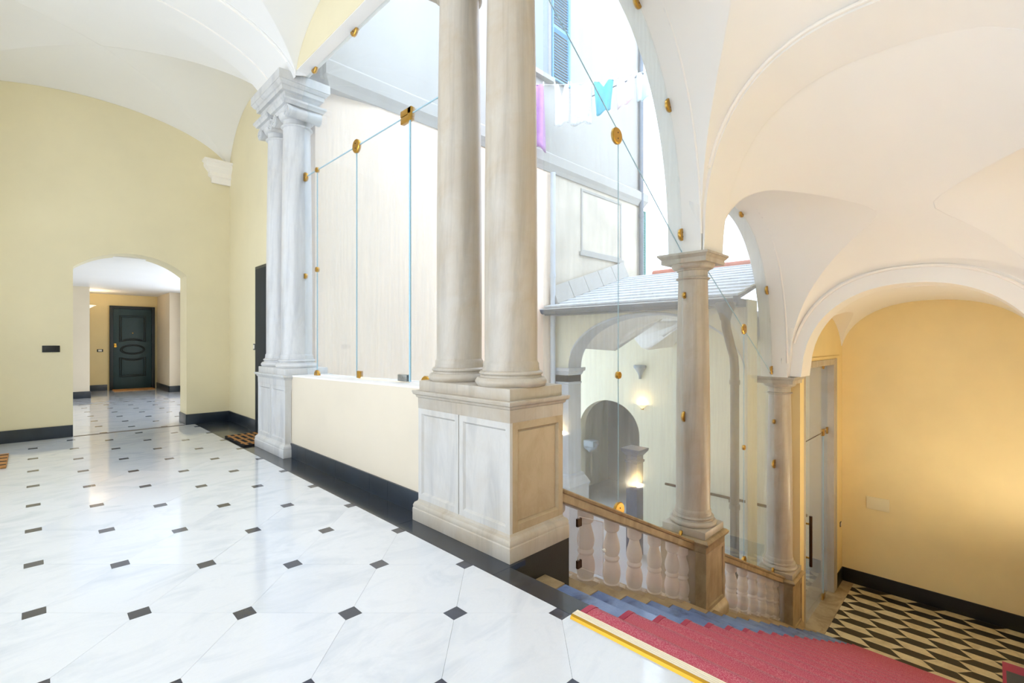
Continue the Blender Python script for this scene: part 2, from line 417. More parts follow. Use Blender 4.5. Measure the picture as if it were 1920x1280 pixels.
# lower floor: zigzag rows of black and white stone
RH, RL, RS = 0.165, 0.340, 0.145
MB_ = MB().box(-2.4, 0.9, 7.5, YB + 0.2, ZL - 0.3, ZL - 0.012)
fb = struct(MB_.build('floor', 'grout'), 'black and white zigzag stone floor at the foot of the stairs')
M['stone_white'] = marble('worn_pale_stone', '#D8CBA6', '#B8AA86', '#9F8A5C', 0.5, 0.35)
M['stone_black'] = marble('worn_black_stone', '#211E17', '#14130F', '#3a3424', 0.4, 0.35)
shared = {}
for r in range(-13, 4):
    ya = 9.741 + r * RH; up = (r % 2 == 0)
    for c in range(-4, 9):
        xa = -1.682 + c * RL
        o0, o1 = (0, RS) if up else (RS, 0)
        p = [(xa + o0, ya), (xa + RL + o0, ya), (xa + RL + o1, ya + RH), (xa + o1, ya + RH)]
        for n in ((-1, 0, 1.722), (1, 0, 0.60), (0, -1, -7.84), (0, 1, YB - 0.02)):
            if len(p) > 2: p = clip(p, *n)
        if len(p) < 3 or area2(p) < 0.0006: continue
        mt = 'stone_black' if (r + c) % 2 == 0 else 'stone_white'
        MB().prism(p, lambda u, v, h: (u, v, h), ZL - 0.012, ZL + random.uniform(-0.0006, 0.0006)).build('tile', mt, fb)
MB().box(-2.05, -1.724, 7.84, 9.95, ZL - 0.012, ZL + 0.004).build('threshold_slab', 'marble_warm', fb)
MB().box(-2.40, -2.052, 7.84, 9.8, ZL - 0.012, ZL + 0.012).build('threshold_slab', 'marble_warm', fb)
MB().box(-2.05, -1.724, 9.952, YB - 0.02, ZL - 0.012, ZL + 0.003).build('threshold_slab', 'marble_warm', fb)

# ---------------------------------------------------------------- walls
def YZ(x): return lambda p, q, h: (h, p, q)
def arch_pts(a0, a1, zs, rise, n=24, ex=2.0, rev=False):
    c, hw = (a0 + a1) / 2, (a1 - a0) / 2
    pts = []
    for i in range(n + 1):
        th = math.pi * (1 - i / n); ct, st = math.cos(th), math.sin(th)
        pts.append((c + hw * math.copysign(abs(ct) ** (2 / ex), ct), zs + rise * abs(st) ** (2 / ex)))
    return pts[::-1] if rev else pts
def seg_arch(a0, a1, zs, rise, n=20):      # shallow circular segment, left to right
    c, hw = (a0 + a1) / 2, (a1 - a0) / 2; r = (hw * hw + rise * rise) / (2 * rise); zc = zs + rise - r
    t0 = math.asin(hw / r)
    return [(c + r * math.sin(lerp(-t0, t0, i / n)), zc + r * math.cos(lerp(-t0, t0, i / n))) for i in range(n + 1)]
out = [(YL - 0.3, 0), (0.381, 0)] + seg_arch(0.381, 1.64, 2.235, 0.245) + [(1.64, 0), (2.6, 0), (2.6, 5.2), (YL - 0.3, 5.2)]
struct(MB().prism(out, lambda p, q, h: (h, p, q), XW - 0.43, XW).build('wall_end', 'cream'), 'cream end wall with an arched opening')
struct(MB().box(XW, -6.10, 2.215, 2.6, 0, 5.2).build('wall_side', 'cream'), 'cream side wall behind the far columns')
# left wall with tall windows, out of view; far one added to light that bay
m = MB(); xs = [XW - 0.4, -7.5, -6.5, -5.4, -4.0, -3.3, -1.6, -0.8, 1.2, XE]
for i in range(len(xs) - 1):
    if i % 2 == 0: m.box(xs[i], xs[i + 1], YL - 0.3, YL, 0, 5.2)
    else: m.box(xs[i], xs[i + 1], YL - 0.3, YL, 0, 0.8).box(xs[i], xs[i + 1], YL - 0.3, YL, 3.7, 5.2)
struct(m.build('wall_left', 'cream'), 'cream wall with tall windows, the far one added for light')
struct(MB().box(XE, XE + 0.3, YL - 0.3, 2.4, 0, 5.2).box(XSR, XE, 2.0, 2.4, 0, 5.2).build('wall_rear', 'cream'), 'cream wall beside the stair head')
struct(MB().box(XSR, XSR + 0.3, 2.4, YB + 0.3, ZL - 0.3, 5.6).box(XSR, XSR + 0.3, 1.87, 2.4, ZL - 0.3, -0.3).build('wall_right', 'ochre'), 'ochre wall along the stairs')
struct(MB().box(-2.3, XSR + 0.3, YB, YB + 0.3, ZL - 0.3, 2.6).build('wall_back', 'ochre'), 'ochre back wall at the foot of the stairs')
# parapet under the landing glazing, sill rising slightly towards the near pedestal
def sill(x): return lerp(0.872, 0.912, (x + 5.33) / 2.45)
m = MB(); xa, xb = -5.40, -2.84
m.add([(xa, 1.99, -3), (xb, 1.99, -3), (xb, 2.33, -3), (xa, 2.33, -3), (xa, 1.99, sill(xa)), (xb, 1.99, sill(xb)), (xb, 2.33, sill(xb)), (xa, 2.33, sill(xa))],
      [(3, 2, 1, 0), (4, 5, 6, 7), (0, 1, 5, 4), (1, 2, 6, 5), (2, 3, 7, 6), (3, 0, 4, 7)])
pw = struct(m.build('wall_parapet', 'cream_light'), 'low cream parapet wall under the glazing')
m = MB()
m.add([(xa, 1.985, sill(xa) - 0.003), (xb, 1.985, sill(xb) - 0.003), (xb, 2.34, sill(xb) - 0.003), (xa, 2.34, sill(xa) - 0.003), (xa, 1.985, sill(xa) + 0.012), (xb, 1.985, sill(xb) + 0.012), (xb, 2.34, sill(xb) + 0.012), (xa, 2.34, sill(xa) + 0.012)],
      [(3, 2, 1, 0), (4, 5, 6, 7), (0, 1, 5, 4), (1, 2, 6, 5), (2, 3, 7, 6), (3, 0, 4, 7)])
m.build('sill', 'white_trim', pw)
struct(MB().box(-5.40, -2.80, 2.03, 2.185, ZS, 5.2).build('wall_lintel', 'cream'), 'cream lunette wall above the landing glazing')
struct(MB().box(-5.40, -2.80, 2.035, 2.19, ZS - 0.006, ZS + 0.02).build('trim_1', 'white_trim'), 'white soffit of the lintel')
# hall beyond the arch
struct(MB().box(-16.3, -16.0, -0.7, 3.2, 0, 2.7).build('wall_far', 'ochre'), 'ochre far wall of the hall')
m = MB().box(-16.0, -14.15, -0.7, 0.905, 0, 2.46)
struct(m.build('wall_stub', 'cream_light'), 'cream pier in the hall, left of the dark green door')
m = MB().box(-16.0, -14.35, 2.40, 2.62, 0, 2.46).box(-16.0, -14.05, 2.62, 3.2, 0, 2.46)
struct(m.build('wall_stub', 'cream_light'), 'stepped cream pier in the hall, right of the dark green door')
m = MB().box(-14.05, -13.6, 2.9, 3.2, 0, 2.7).box(-9.3, XW - 0.43, 2.9, 3.2, 0, 2.7).box(-13.6, -9.3, 2.9, 3.2, 0, 0.4).box(-13.6, -9.3, 2.9, 3.2, 2.4, 2.7)
struct(m.build('wall_hall', 'cream_light'), 'hall wall with a wide window')
struct(MB().box(-16.0, XW - 0.43, -1.0, -0.7, 0, 2.7).build('wall_hall', 'cream_light'), 'cream wall of the hall')
struct(MB().box(-16.3, XW - 0.3, -1.0, 3.2, 2.46, 2.75).build('ceiling', 'white'), 'flat white ceiling of the hall')
def skirt(name, boxes, mat, label):
    m = MB()
    for b in boxes: m.box(*b)
    return struct(m.build(name, mat, bevel=0.004), label)
skirt('baseboard_end', [(XW, XW + 0.02, YL, 0.381, 0, 0.155), (XW, XW + 0.02, 1.64, 2.215, 0, 0.155), (XW - 0.43, XW + 0.02, 1.625, 1.645, 0, 0.155)], 'skirting', 'slate skirting of the end wall')
skirt('baseboard_side', [(XW + 0.02, -7.25, 2.197, 2.217, 0, 0.155)], 'skirting', 'slate skirting of the side wall')
x = -5.37
bd = []
for k, xx in enumerate((-5.18, -4.97, -4.28, -3.65, -3.36, -2.86)):
    bd.append((x + 0.002, xx, 1.976, 1.996, 0, 0.152)); x = xx
m = MB(); pb = struct(MB().box(-5.37, -2.86, 1.984, 1.995, 0, 0.150).build('baseboard_parapet', 'grout'), 'slate skirting of the parapet')
for b in bd: MB().box(*b).build('skirting_slab', 'skirting', pb)
skirt('baseboard_hall', [(-14.15, -14.13, -0.7, 0.925, 0, 0.15), (-16.0, -15.98, 0.905, 1.36, 0, 0.15), (-14.35, -14.33, 2.38, 2.62, 0, 0.15),
      (-16.0, -14.33, 2.38, 2.40, 0, 0.15), (-14.05, -14.03, 2.6, 3.0, 0, 0.15)], 'skirting', 'slate skirting in the hall')
skirt('baseboard_back', [(-1.90, XSR, YB - 0.025, YB, ZL, ZL + 0.24)], 'skirting_black', 'black skirting of the ochre back wall')

# ---------------------------------------------------------------- vaults
def vault(name, mat, label, x0, x1, xm, y0, y1, P, Q, ny=44, nl=14, nm=28, thick=0.12):
    ys = [lerp(y0, y1, 0.5 - 0.5 * math.cos(math.pi * j / ny)) for j in range(ny + 1)]
    def crease(y, a, b):               # a = outer end, b = middle
        fa, fb2 = Q(a, y) - P(a, y), Q(b, y) - P(b, y)
        if fa >= 0: return a
        if fb2 <= 0: return b
        lo, hi = a, b
        for _ in range(40):
            md = (lo + hi) / 2
            if Q(md, y) - P(md, y) < 0: lo = md
            else: hi = md
        return (lo + hi) / 2
    m = MB()
    cl = [crease(y, x0, xm) for y in ys]; cr = [crease(y, x1, xm) for y in ys]
    for (A, B, F, n) in (([x0] * (ny + 1), cl, P, nl), (cl, cr, Q, nm), (cr, [x1] * (ny + 1), P, nl)):
        vs = []; fs = []
        for j, y in enumerate(ys):
            for i in range(n + 1):
                x = lerp(A[j], B[j], 0.5 - 0.5 * math.cos(math.pi * i / n)); vs.append((x, y, F(x, y)))
        for j in range(ny):
            if max(abs(B[j] - A[j]), abs(B[j + 1] - A[j + 1])) < 1e-5: continue
            for i in range(n): k = j * (n + 1) + i; fs.append((k, k + n + 1, k + n + 2, k + 1))
        m.add(vs, fs)
    me = bpy.data.meshes.new(name); me.from_pydata(m.v, [], m.f); me.materials.append(M[mat])
    for p in me.polygons: p.use_smooth = True
    o = bpy.data.objects.new(name, me); COL.objects.link(o)
    sm = o.modifiers.new('thickness', 'SOLIDIFY'); sm.thickness = thick; sm.offset = -1
    return struct(o, label)
def PL(y, zs=4.05, b=0.68): return zs + b * supe((y - 0.485) / 1.56, 2.0)
def PL1(x, y):
    t = max(0.0, (-7.42 - x) / 1.12)
    return 4.05 + 0.68 * supe((y - 0.58) / 1.66, 2.0) - 0.20 * t * t
vault('ceiling', 'white', 'white cross vault over the far end of the landing', XW, -6.3, -7.42, YL, 2.215, PL1,
      lambda x, y: (4.05 - 0.15 * max(0.0, (-7.42 - x) / 1.12) ** 2) + 0.68 * supe((x + 7.42) / 1.13, 2.0))
def QB2(x, y): return 4.05 + 0.68 * supe((x + 4.12) / 1.25, 2.0)
vault('ceiling', 'white', 'white cross vault over the glazed bay of the landing', -5.36, -2.88, -4.12, YL, 2.03, lambda x, y: PL(y), QB2)
vault('ceiling', 'white', 'white cross vault above the stair head', -1.90, XE, 0.15, YL, 2.03, lambda x, y: PL(y),
      lambda x, y: 4.05 + 0.68 * supe((x - 0.15) / 2.06, 2.0))
def band(name, mat, label, x0, x1, y0, y1, f, n=48, th=0.12):    # arch soffit extruded along x
    m = MB(); pts = [(lerp(y0, y1, 0.5 - 0.5 * math.cos(math.pi * i / n))) for i in range(n + 1)]
    vs = [];
    for y in pts: vs += [(x0, y, f(y)), (x1, y, f(y)), (x1, y, f(y) + th), (x0, y, f(y) + th)]
    fs = []
    for i in range(n):
        for q in range(4): r = (q + 1) % 4; fs.append((4 * i + q, 4 * i + r, 4 * i + 4 + r, 4 * i + 4 + q))
    m.add(vs, fs); return struct(m.build(name, mat, smooth=True, angle=50), label)
def arch_line(x, f, y0, y1, r, dz=0.0, n=48):
    return [(x, y, f(y) + dz) for y in (lerp(y0, y1, 0.5 - 0.5 * math.cos(math.pi * i / n)) for i in range(n + 1))]
for (x0, x1, lab) in ((-6.30, -5.36, 'white transverse arch from the far column pair'), (-2.88, -1.90, 'white transverse arch from the near column pair')):
    o = band('ceiling', 'white', lab, x0, x1, YL, 2.03, lambda y: PL(y) - 0.012)
    for xx in (x0 + 0.36, x1 - 0.03):
        MB().tube(arch_line(xx, PL, YL + 0.02, 1.95, 0.012, -0.012), 0.012, 8).build('moulding', 'white_trim', o, smooth=True)
struct(MB().box(XW - 0.4, XE + 0.3, YL - 0.3, 2.33, 5.0, 5.3).build('ceiling', 'white'), 'light-blocking roof slab over the landing vaults')  # out of view, put in above the vaults to block sky light
# stair hall
def A1(y): return 2.10 + 2.22 * supe((y - 2.95) / 1.49, 2.15) if y > 2.95 else 4.20 + 0.12 * supe((2.95 - y) / 0.7, 2.0)
def A2(y): return 0.77 + 2.06 * supe((y - 5.55) / 1.57, 2.35) if y > 5.55 else 2.10 + 0.73 * supe((5.55 - y) / 0.73, 2.0)
def T2O(x): return 2.10 + 1.73 * supe((x + 0.62) / 1.31, 2.5)
def T2I(x): return 2.10 + 1.68 * supe((x + 0.62) / 1.285, 2.5)
def T3O(x): return 0.77 + 1.36 * supe((x + 0.65) / 1.26, 2.25)
def T3I(x): return 0.80 + 1.13 * supe((x + 0.66) / 1.11, 2.2)
vault('ceiling', 'white', 'white vault over the upper stairs', -1.945, XSR, -0.64, 2.36, 4.46, lambda x, y: A1(y), lambda x, y: T2O(x) + 0.55 * (4.46 - y))
def QS2(x, y):
    t = (y - 4.88) / (7.17 - 4.88)
    return lerp(2.10, 0.77, t) + (lerp(1.52, 1.36, t) - 0.018 * math.sin(math.pi * t)) * supe((x + 0.64) / 1.27, 2.4)
vault('ceiling', 'white', 'white vault over the lower stairs', -1.945, XSR, -0.65, 4.86, 7.18, lambda x, y: A2(y), QS2)
vault('ceiling', 'white', 'small vault before the ochre back wall', XST, XSR, -0.66, 7.58, YB,
      lambda x, y: 0.85 + 0.85 * supe((y - 8.92) / 1.36, 2.2), lambda x, y: 0.88 + 1.04 * supe((x + 0.67) / 1.26, 2.3))
def cross_arch(name, label, y0, y1, fi, fo, xi0, xi1, zspring, rake, n=60):
    m = MB(); xs = [lerp(XST - 0.02, XSR + 0.02, 0.5 - 0.5 * math.cos(math.pi * i / n)) for i in range(n + 1)]
    vs = []
    for x in xs:
        zi = fi(x) if xi0 <= x <= xi1 else zspring
        zo = max(fo(x), zi) + 0.06
        vs += [(x, y0, zi), (x, y1, max(zspring, zi - rake)), (x, y1, zo), (x, y0, zo)]
    fs = []
    for i in range(n):
        for q in range(4): r = (q + 1) % 4; fs.append((4 * i + q, 4 * i + r, 4 * i + 4 + r, 4 * i + 4 + q))
    fs += [(3, 2, 1, 0), (4 * n, 4 * n + 1, 4 * n + 2, 4 * n + 3)]
    m.add(vs, fs); o = struct(m.build(name, 'white', smooth=True, angle=40), label)
    pts = [(x, y0 - 0.010, fo(x) - 0.015) for x in xs if XST + 0.03 < x < XSR - 0.03]
    MB().tube(pts, 0.018, 8).build('moulding', 'white_trim', o, smooth=True)
    return o
cross_arch('ceiling', 'cross arch springing from the upper stair column', 4.45, 4.88, T2I, T2O, -1.90, XSR, 2.10, 0.17)
cross_arch('ceiling', 'cross arch springing from the lower stair column', 7.17, 7.60, T3I, T3O, -1.77, 0.45, 0.78, 0.0)
struct(MB().box(XST, XSR + 0.3, 2.03, 2.40, 4.62, 5.3).build('wall_header', 'white'), 'white wall over the stair head')
struct(MB().box(-2.4, XSR + 0.3, 2.30, 7.6, 5.25, 5.5).box(-2.4, XSR + 0.3, 7.2, YB + 0.3, 2.6, 2.8).box(-2.0, XSR + 0.3, 7.3, 7.5, 2.2, 5.4).build('ceiling', 'white'), 'light-blocking roof slab over the stair vaults')  # unseen slabs, put in to keep sky light out of the stair hall
# arcade wall with its two rising arches
m = MB(); n = 90
def lowz(y):
    if y < 2.36: return 4.20
    if y <= 4.44: return A1(y)
    if y <= 4.83: return 2.10
    if y <= 7.12: return A2(y)
    return 0.77
yy = sorted(set([2.0, 2.3599, 2.36, 4.4399, 4.44, 4.8299, 4.83, 7.1199, 7.12, 7.60] + [2.36 + 2.08 * (0.5 - 0.5 * math.cos(math.pi * i / 36)) for i in range(37)]
      + [4.83 + 2.29 * (0.5 - 0.5 * math.cos(math.pi * i / 36)) for i in range(37)]))
vs = []
for y in yy: vs += [(-2.26, y, lowz(y)), (-1.93, y, lowz(y)), (-1.93, y, 5.3), (-2.26, y, 5.3)]
fs = []
for i in range(len(yy) - 1):
    for q in range(4): r = (q + 1) % 4; fs.append((4 * i + q, 4 * i + r, 4 * i + 4 + r, 4 * i + 4 + q))
k = 4 * (len(yy) - 1); fs += [(3, 2, 1, 0), (k, k + 1, k + 2, k + 3)]
aw = struct(m.add(vs, fs).build('wall_arcade', 'white', smooth=True, angle=40), 'white arcade wall with two rising arches over the stairs')
MB().tube([(-1.930, y, A1(y) + 0.016) for y in [lerp(2.4, 4.438, math.sin(math.pi / 2 * i / 40)) for i in range(41)]], 0.013, 8).build('moulding', 'white_trim', aw, smooth=True)
MB().tube([(-1.930, y, A2(y) + 0.016) for y in [lerp(4.85, 7.118, 0.5 - 0.5 * math.cos(math.pi * i / 50)) for i in range(51)]], 0.013, 8).build('moulding', 'white_trim', aw, smooth=True)
# wall with the lower doorway (opening y 7.86 .. 9.62)
m = MB().box(-2.26, -1.90, 7.60, 7.80, ZL - 0.3, 2.6).box(-2.26, -1.90, 9.76, YB + 0.3, ZL - 0.3, 2.6).box(-2.26, -1.90, 7.80, 9.76, 0.95, 2.6)
struct(m.build('wall_door', 'ochre'), 'ochre wall around the tall glass door')
skirt('baseboard_door', [(-1.90, -1.885, 9.80, YB - 0.02, ZL, ZL + 0.24)], 'skirting_black', 'black skirting beside the glass door')
# corbel at the far corner
m = MB().loft(XW - 0.02, XW + 0.10, 1.92, 2.30, [(3.70, -0.04), (3.78, -0.03), (3.80, 0.0), (3.86, 0.0), (3.92, 0.05), (3.94, 0.06), (3.99, 0.06), (4.0, 0.08), (4.03, 0.08)])
tag(m.build('vault_corbel', 'white_trim'), 'white moulded corbel in the corner under the vault', 'corbel')

# ================================================================ STAIRS
st = thing('staircase', (-0.6, Y0, ZL), 'long flight of bluish slate steps tinted with sky reflection going down from the landing', 'staircase')
for i in range(1, NST):
    ya, yb, z = Y0 + TRD * (i - 1), Y0 + TRD * i, -RIS * i
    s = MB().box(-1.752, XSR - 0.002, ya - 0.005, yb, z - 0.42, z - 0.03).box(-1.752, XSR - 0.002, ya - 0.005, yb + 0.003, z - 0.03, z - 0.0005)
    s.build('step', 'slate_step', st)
    e = MB(); cuts = [ya - 0.005] + [q for q in (2.43, 4.385, 4.895, 7.135, 7.645) if ya < q < yb] + [yb]
    for a, b in zip(cuts[:-1], cuts[1:]):      # narrower beside the pedestal, the newel posts and the door wall
        c = (a + b) / 2
        x0 = -1.905 if c < 2.43 else (-1.842 if 4.385 < c < 4.895 or 7.135 < c < 7.645 else (-1.895 if c > 7.645 else -2.24))
        e.box(x0, -1.754, a, b, z - 0.42, z + 0.006)
    e.build('end_block', 'marble_warm', st)
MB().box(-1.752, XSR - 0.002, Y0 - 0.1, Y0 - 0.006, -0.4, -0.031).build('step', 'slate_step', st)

# carpet runner down the steps
XCL, XCR, TH = -1.334, 0.42, 0.010
prof = [(1.752, 0.0)]
prof += [(Y0 - 0.012, 0.0005), (Y0 + 0.006, -0.002), (Y0 + 0.017, -0.008), (Y0 + 0.024, -0.018)]
for i in range(1, NST):
    z = -RIS * i; ya = Y0 + TRD * (i - 1)
    yb = Y0 + TRD * i
    prof += [(ya + 0.027, -RIS * (i - 1) - 0.040), (ya + 0.016, z + 0.006), (ya + 0.026, z + 0.001), (yb - 0.012, z + 0.0005), (yb + 0.006, z - 0.002), (yb + 0.017, z - 0.008), (yb + 0.024, z - 0.018)]
prof += [(Y0 + TRD * 18 + 0.024, -RIS * 18 - 0.035), (Y0 + TRD * 18 + 0.004, ZL + 0.003)]
def ribbon(x0, x1, prof, th):
    n = len(prof); nor = []
    for i in range(n):
        a, b = prof[max(i - 1, 0)], prof[min(i + 1, n - 1)]
        dy, dz = b[0] - a[0], b[1] - a[1]; L = math.hypot(dy, dz) or 1
        nor.append((-dz / L, dy / L))
    top = [(p[0] + nn[0] * th, p[1] + nn[1] * th) for p, nn in zip(prof, nor)]
    bot = [(p[0] + nn[0] * 0.001, p[1] + nn[1] * 0.001) for p, nn in zip(prof, nor)]
    vs = []
    for t, b in zip(top, bot): vs += [(x0, b[0], b[1]), (x1, b[0], b[1]), (x1, t[0], t[1]), (x0, t[0], t[1])]
    fs = []
    for i in range(n - 1):
        for q in range(4): r = (q + 1) % 4; fs.append((4 * i + q, 4 * i + r, 4 * i + 4 + r, 4 * i + 4 + q))
    k = 4 * (n - 1); fs += [(3, 2, 1, 0), (k, k + 1, k + 2, k + 3)]
    return MB().add(vs, fs)
cp = thing('stair_carpet', (XCL, 1.757, 0), 'red carpet runner laid down the slate steps', 'carpet')
ribbon(XCL + 0.024, XCR, prof, TH).build('runner', 'carpet_banded', cp, smooth=True, angle=30)
ribbon(XCL - 0.004, XCL + 0.026, prof, TH + 0.003).build('binding', 'carpet_edge', cp, smooth=True, angle=60)
gs = thing('edge_strip', (XCL, 1.74, 0), 'gold metal edging strip with ivory ribs across the top of the red carpet', 'edging strip')
MB().prism([(1.716, 0.0), (1.722, 0.012), (1.730, 0.017), (1.773, 0.017), (1.776, 0.011), (1.776, 0.0)], lambda p, q, h: (h, p, q), XCL - 0.012, XSR).build('bar', 'gold', gs)
for k in range(4):
    MB().box(XCL - 0.012, XSR, 1.7335 + 0.0105 * k, 1.7410 + 0.0105 * k, 0.0165, 0.0190).build('rib', 'ivory', gs)

# ================================================================ PEDESTALS, COLUMNS
PED_BASE = [(0.0, 0.030), (0.085, 0.030), (0.090, 0.026), (0.105, 0.028), (0.125, 0.020), (0.135, 0.004), (0.150, 0.0)]
def pedestal(x0, x1, y0, y1, zt, label, split, mats, black=False, shift=0.0):
    t = thing('column_pedestal', ((x0 + x1) / 2, (y0 + y1) / 2, 0), label, 'pedestal')
    ins = 0.018
    MB().loft(x0 + ins, x1 - ins, y0 + ins, y1 - ins, [(0.0, 0), (zt - 0.15, 0)]).build('core', mats[1], t)
    MB().loft(x0, x1, y0, y1, [(z, o) for z, o in PED_BASE]).build('base_moulding', mats[1], t, bevel=0.003)
    zb, zc = 0.150, zt - 0.125
    for a, b in ((x0, split - 0.004), (split + 0.004, x1)):
        MB().frame((0, y0 + ins, 0), (1, 0, 0), (0, 0, 1), (0, -1, 0), a, b, zb, zc, 0.055, ins).build('panel_frame', mats[0], t)
        MB().box(a + 0.05, b - 0.05, y0 + 0.014, y0 + 0.022, zb + 0.05, zc - 0.05).build('panel', mats[0], t)
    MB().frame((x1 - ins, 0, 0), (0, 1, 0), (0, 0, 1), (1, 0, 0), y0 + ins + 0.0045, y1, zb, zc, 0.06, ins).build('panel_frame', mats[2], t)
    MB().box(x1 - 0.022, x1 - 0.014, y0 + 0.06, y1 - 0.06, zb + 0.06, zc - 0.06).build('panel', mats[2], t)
    MB().loft(x0, x1, y0, y1, [(zc, 0.001), (zc + 0.075, 0.003), (zc + 0.080, 0.012), (zc + 0.095, 0.016), (zc + 0.100, 0.028), (zc + 0.118, 0.034), (zt, 0.034)]).build('cornice', mats[1], t, bevel=0.002)
    MB().loft(x0 + 0.004, x1 - 0.004, y0 + 0.004, y1 - 0.004, [(zt, 0), (zt + 0.066, 0), (zt + 0.070, -0.004)]).build('plinth', mats[1], t, bevel=0.003)
    if black: MB().box(x0 - 0.02, x1 + 0.028, y0 - 0.02, y1 + 0.028, -1.2, -0.001).build('black_footing', 'black_paint', t)
    return t
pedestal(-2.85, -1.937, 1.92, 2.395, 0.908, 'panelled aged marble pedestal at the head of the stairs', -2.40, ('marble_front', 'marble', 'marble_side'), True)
pedestal(-6.235, -5.365, 1.92, 2.395, 0.885, 'panelled white marble pedestal beside the dark side door', -5.80, ('marble_white', 'marble_white', 'marble_white'))

def torus_pts(r, z0, z1, bulge, n=7):
    return [(r + bulge * math.sin(math.pi * i / n), lerp(z0, z1, i / n)) for i in range(n + 1)]
def column(x, y, z0, ht, rb, rt, mat, label, kind, base_h=0.115, loc_only=False, plinth=None, group=None):
    """shaft with attic base; kind 'ionic' or 'tuscan' capital; ht = full height including the capital"""
    t = thing('marble_column', (x, y, z0), label, 'column', group)
    z = z0
    if plinth:
        MB().loft(x - plinth, x + plinth, y - plinth, y + plinth, [(z, 0), (z + 0.07, 0)]).build('plinth', mat, t, bevel=0.004); z += 0.07
    R = rb * 1.36
    base = [(R * 0.93, 0)] + torus_pts(R * 0.93, 0.0, 0.052, R * 0.07) + [(rb * 1.17, 0.054), (rb * 1.15, 0.062)] + torus_pts(rb * 1.14, 0.066, 0.092, rb * 0.07) + [(rb * 1.08, 0.094), (rb * 1.07, base_h)]
    MB().lathe(base, (x, y, z), 44).build('base', mat, t, smooth=True, angle=40)
    zs = z + base_h; cap_h = 0.215
    zt = z0 + ht - cap_h
    L = zt - zs; n = 16
    pr = [(rb * 1.06, 0), (rb * 1.06, 0.022), (rb * 1.01, 0.034)]
    for i in range(n + 1):
        u = i / n; r = rb if u < 0.3 else lerp(rb, rt, ((u - 0.3) / 0.7) ** 1.5)
        pr.append((r, 0.04 + (L - 0.075) * u))
    pr += [(rt * 1.02, L - 0.03)]
    MB().lathe(pr, (x, y, zs), 44).build('shaft', mat, t, smooth=True, angle=40)
    ast = [(rt * 1.0, -0.034)] + torus_pts(rt * 1.05, -0.030, -0.004, rt * 0.12) + [(rt * 1.0, 0)]
    MB().lathe(ast, (x, y, zt), 44).build('neck_ring', mat, t, smooth=True, angle=40)
    if kind == 'tuscan':
        a = rt * 1.62
        ech = [(rt, 0), (rt, 0.055), (rt * 1.10, 0.060), (rt * 1.10, 0.068)] + [(rt * (1.12 + 0.36 * math.sin(math.pi / 2 * i / 6)), 0.07 + 0.05 * (1 - math.cos(math.pi / 2 * i / 6))) for i in range(7)]
        MB().lathe(ech, (x, y, zt), 44).build('echinus', mat, t, smooth=True, angle=40)
        MB().loft(x - a, x + a, y - a, y + a, [(zt + 0.12, 0), (zt + 0.165, 0), (zt + 0.170, 0.008), (zt + 0.190, 0.022), (zt + 0.193, 0.030), (zt + cap_h, 0.030)]).build('abacus', mat, t, bevel=0.002)
    else:
        ech = [(rt, 0), (rt * 0.99, 0.045), (rt * 1.03, 0.05)] + [(rt * (1.03 + 0.30 * math.sin(math.pi / 2 * i / 6)), 0.055 + 0.055 * (1 - math.cos(math.pi / 2 * i / 6))) for i in range(7)] + [(rt * 1.2, 0.135), (rt * 1.2, 0.16)]
        MB().lathe(ech, (x, y, zt), 36).build('echinus', mat, t, smooth=True, angle=40)
        hw = rt * 1.30
        for sx in (-1, 1):
            cx, cz, rr = x + sx * hw, zt + 0.086, 0.070
            rol = []
            for i in range(17):
                u = i / 16; yy_ = lerp(-hw * 0.98, hw * 0.98, u)
                rad = rr * (0.72 + 0.28 * abs(2 * u - 1) ** 1.2) if abs(2 * u - 1) > 0.16 else rr * 0.82
                rol.append(((cx, y + yy_, cz), rad))
            m = MB().tube([q[0] for q in rol], [q[1] for q in rol], 22)
            vo = m.build('volute', mat, t, smooth=True, angle=50)
            for sy in (-1, 1):
                yf = y + sy * (hw * 0.98 + 0.003); sp = []
                for i in range(46):
                    u = i / 45; a = u * 2 * math.pi * 2.2; rad = lerp(rr * 0.92, rr * 0.16, u)
                    sp.append((cx - sx * rad * math.sin(a) * 1.0, yf, cz + rad * math.cos(a)))
                MB().tube(sp, [lerp(0.0075, 0.005, i / 45) for i in range(46)], 6).build('spiral', mat, vo, smooth=True)
                MB().disc((cx, yf, cz), (0, 1, 0), rr * 0.2, 0.008, 14).build('eye', mat, vo, smooth=True)
        m = MB().loft(x - hw, x + hw, y - hw * 1.0, y + hw * 1.0, [(zt + 0.118, -0.01), (zt + 0.158, 0.0)]); m.build('channel', mat, t)
        a = rt * 1.52
        MB().loft(x - a, x + a, y - a, y + a, [(zt + 0.158, 0), (zt + 0.168, 0.004), (zt + 0.188, 0.018), (zt + 0.192, 0.026), (zt + cap_h, 0.026)]).build('abacus', mat, t, bevel=0.002)
    return t
ZN, ZF = 0.978, 0.955
CT = 3.885                                   # top of the ionic capitals
column(-2.139, YC, ZN, CT - ZN, 0.166, 0.146, 'marble', 'aged marble column above the stair side of the near pedestal', 'ionic')
column(-2.655, YC, ZN, CT - ZN, 0.158, 0.138, 'marble', 'grey streaked marble column above the parapet side of the near pedestal', 'ionic')
column(-5.59, YC, ZF, CT - ZF, 0.162, 0.142, 'marble_white', 'white marble column beside the glazing on the far pedestal', 'ionic')
column(-6.09, YC, ZF, CT - ZF, 0.158, 0.140, 'marble_white', 'white marble column beside the dark side door on the far pedestal', 'ionic')
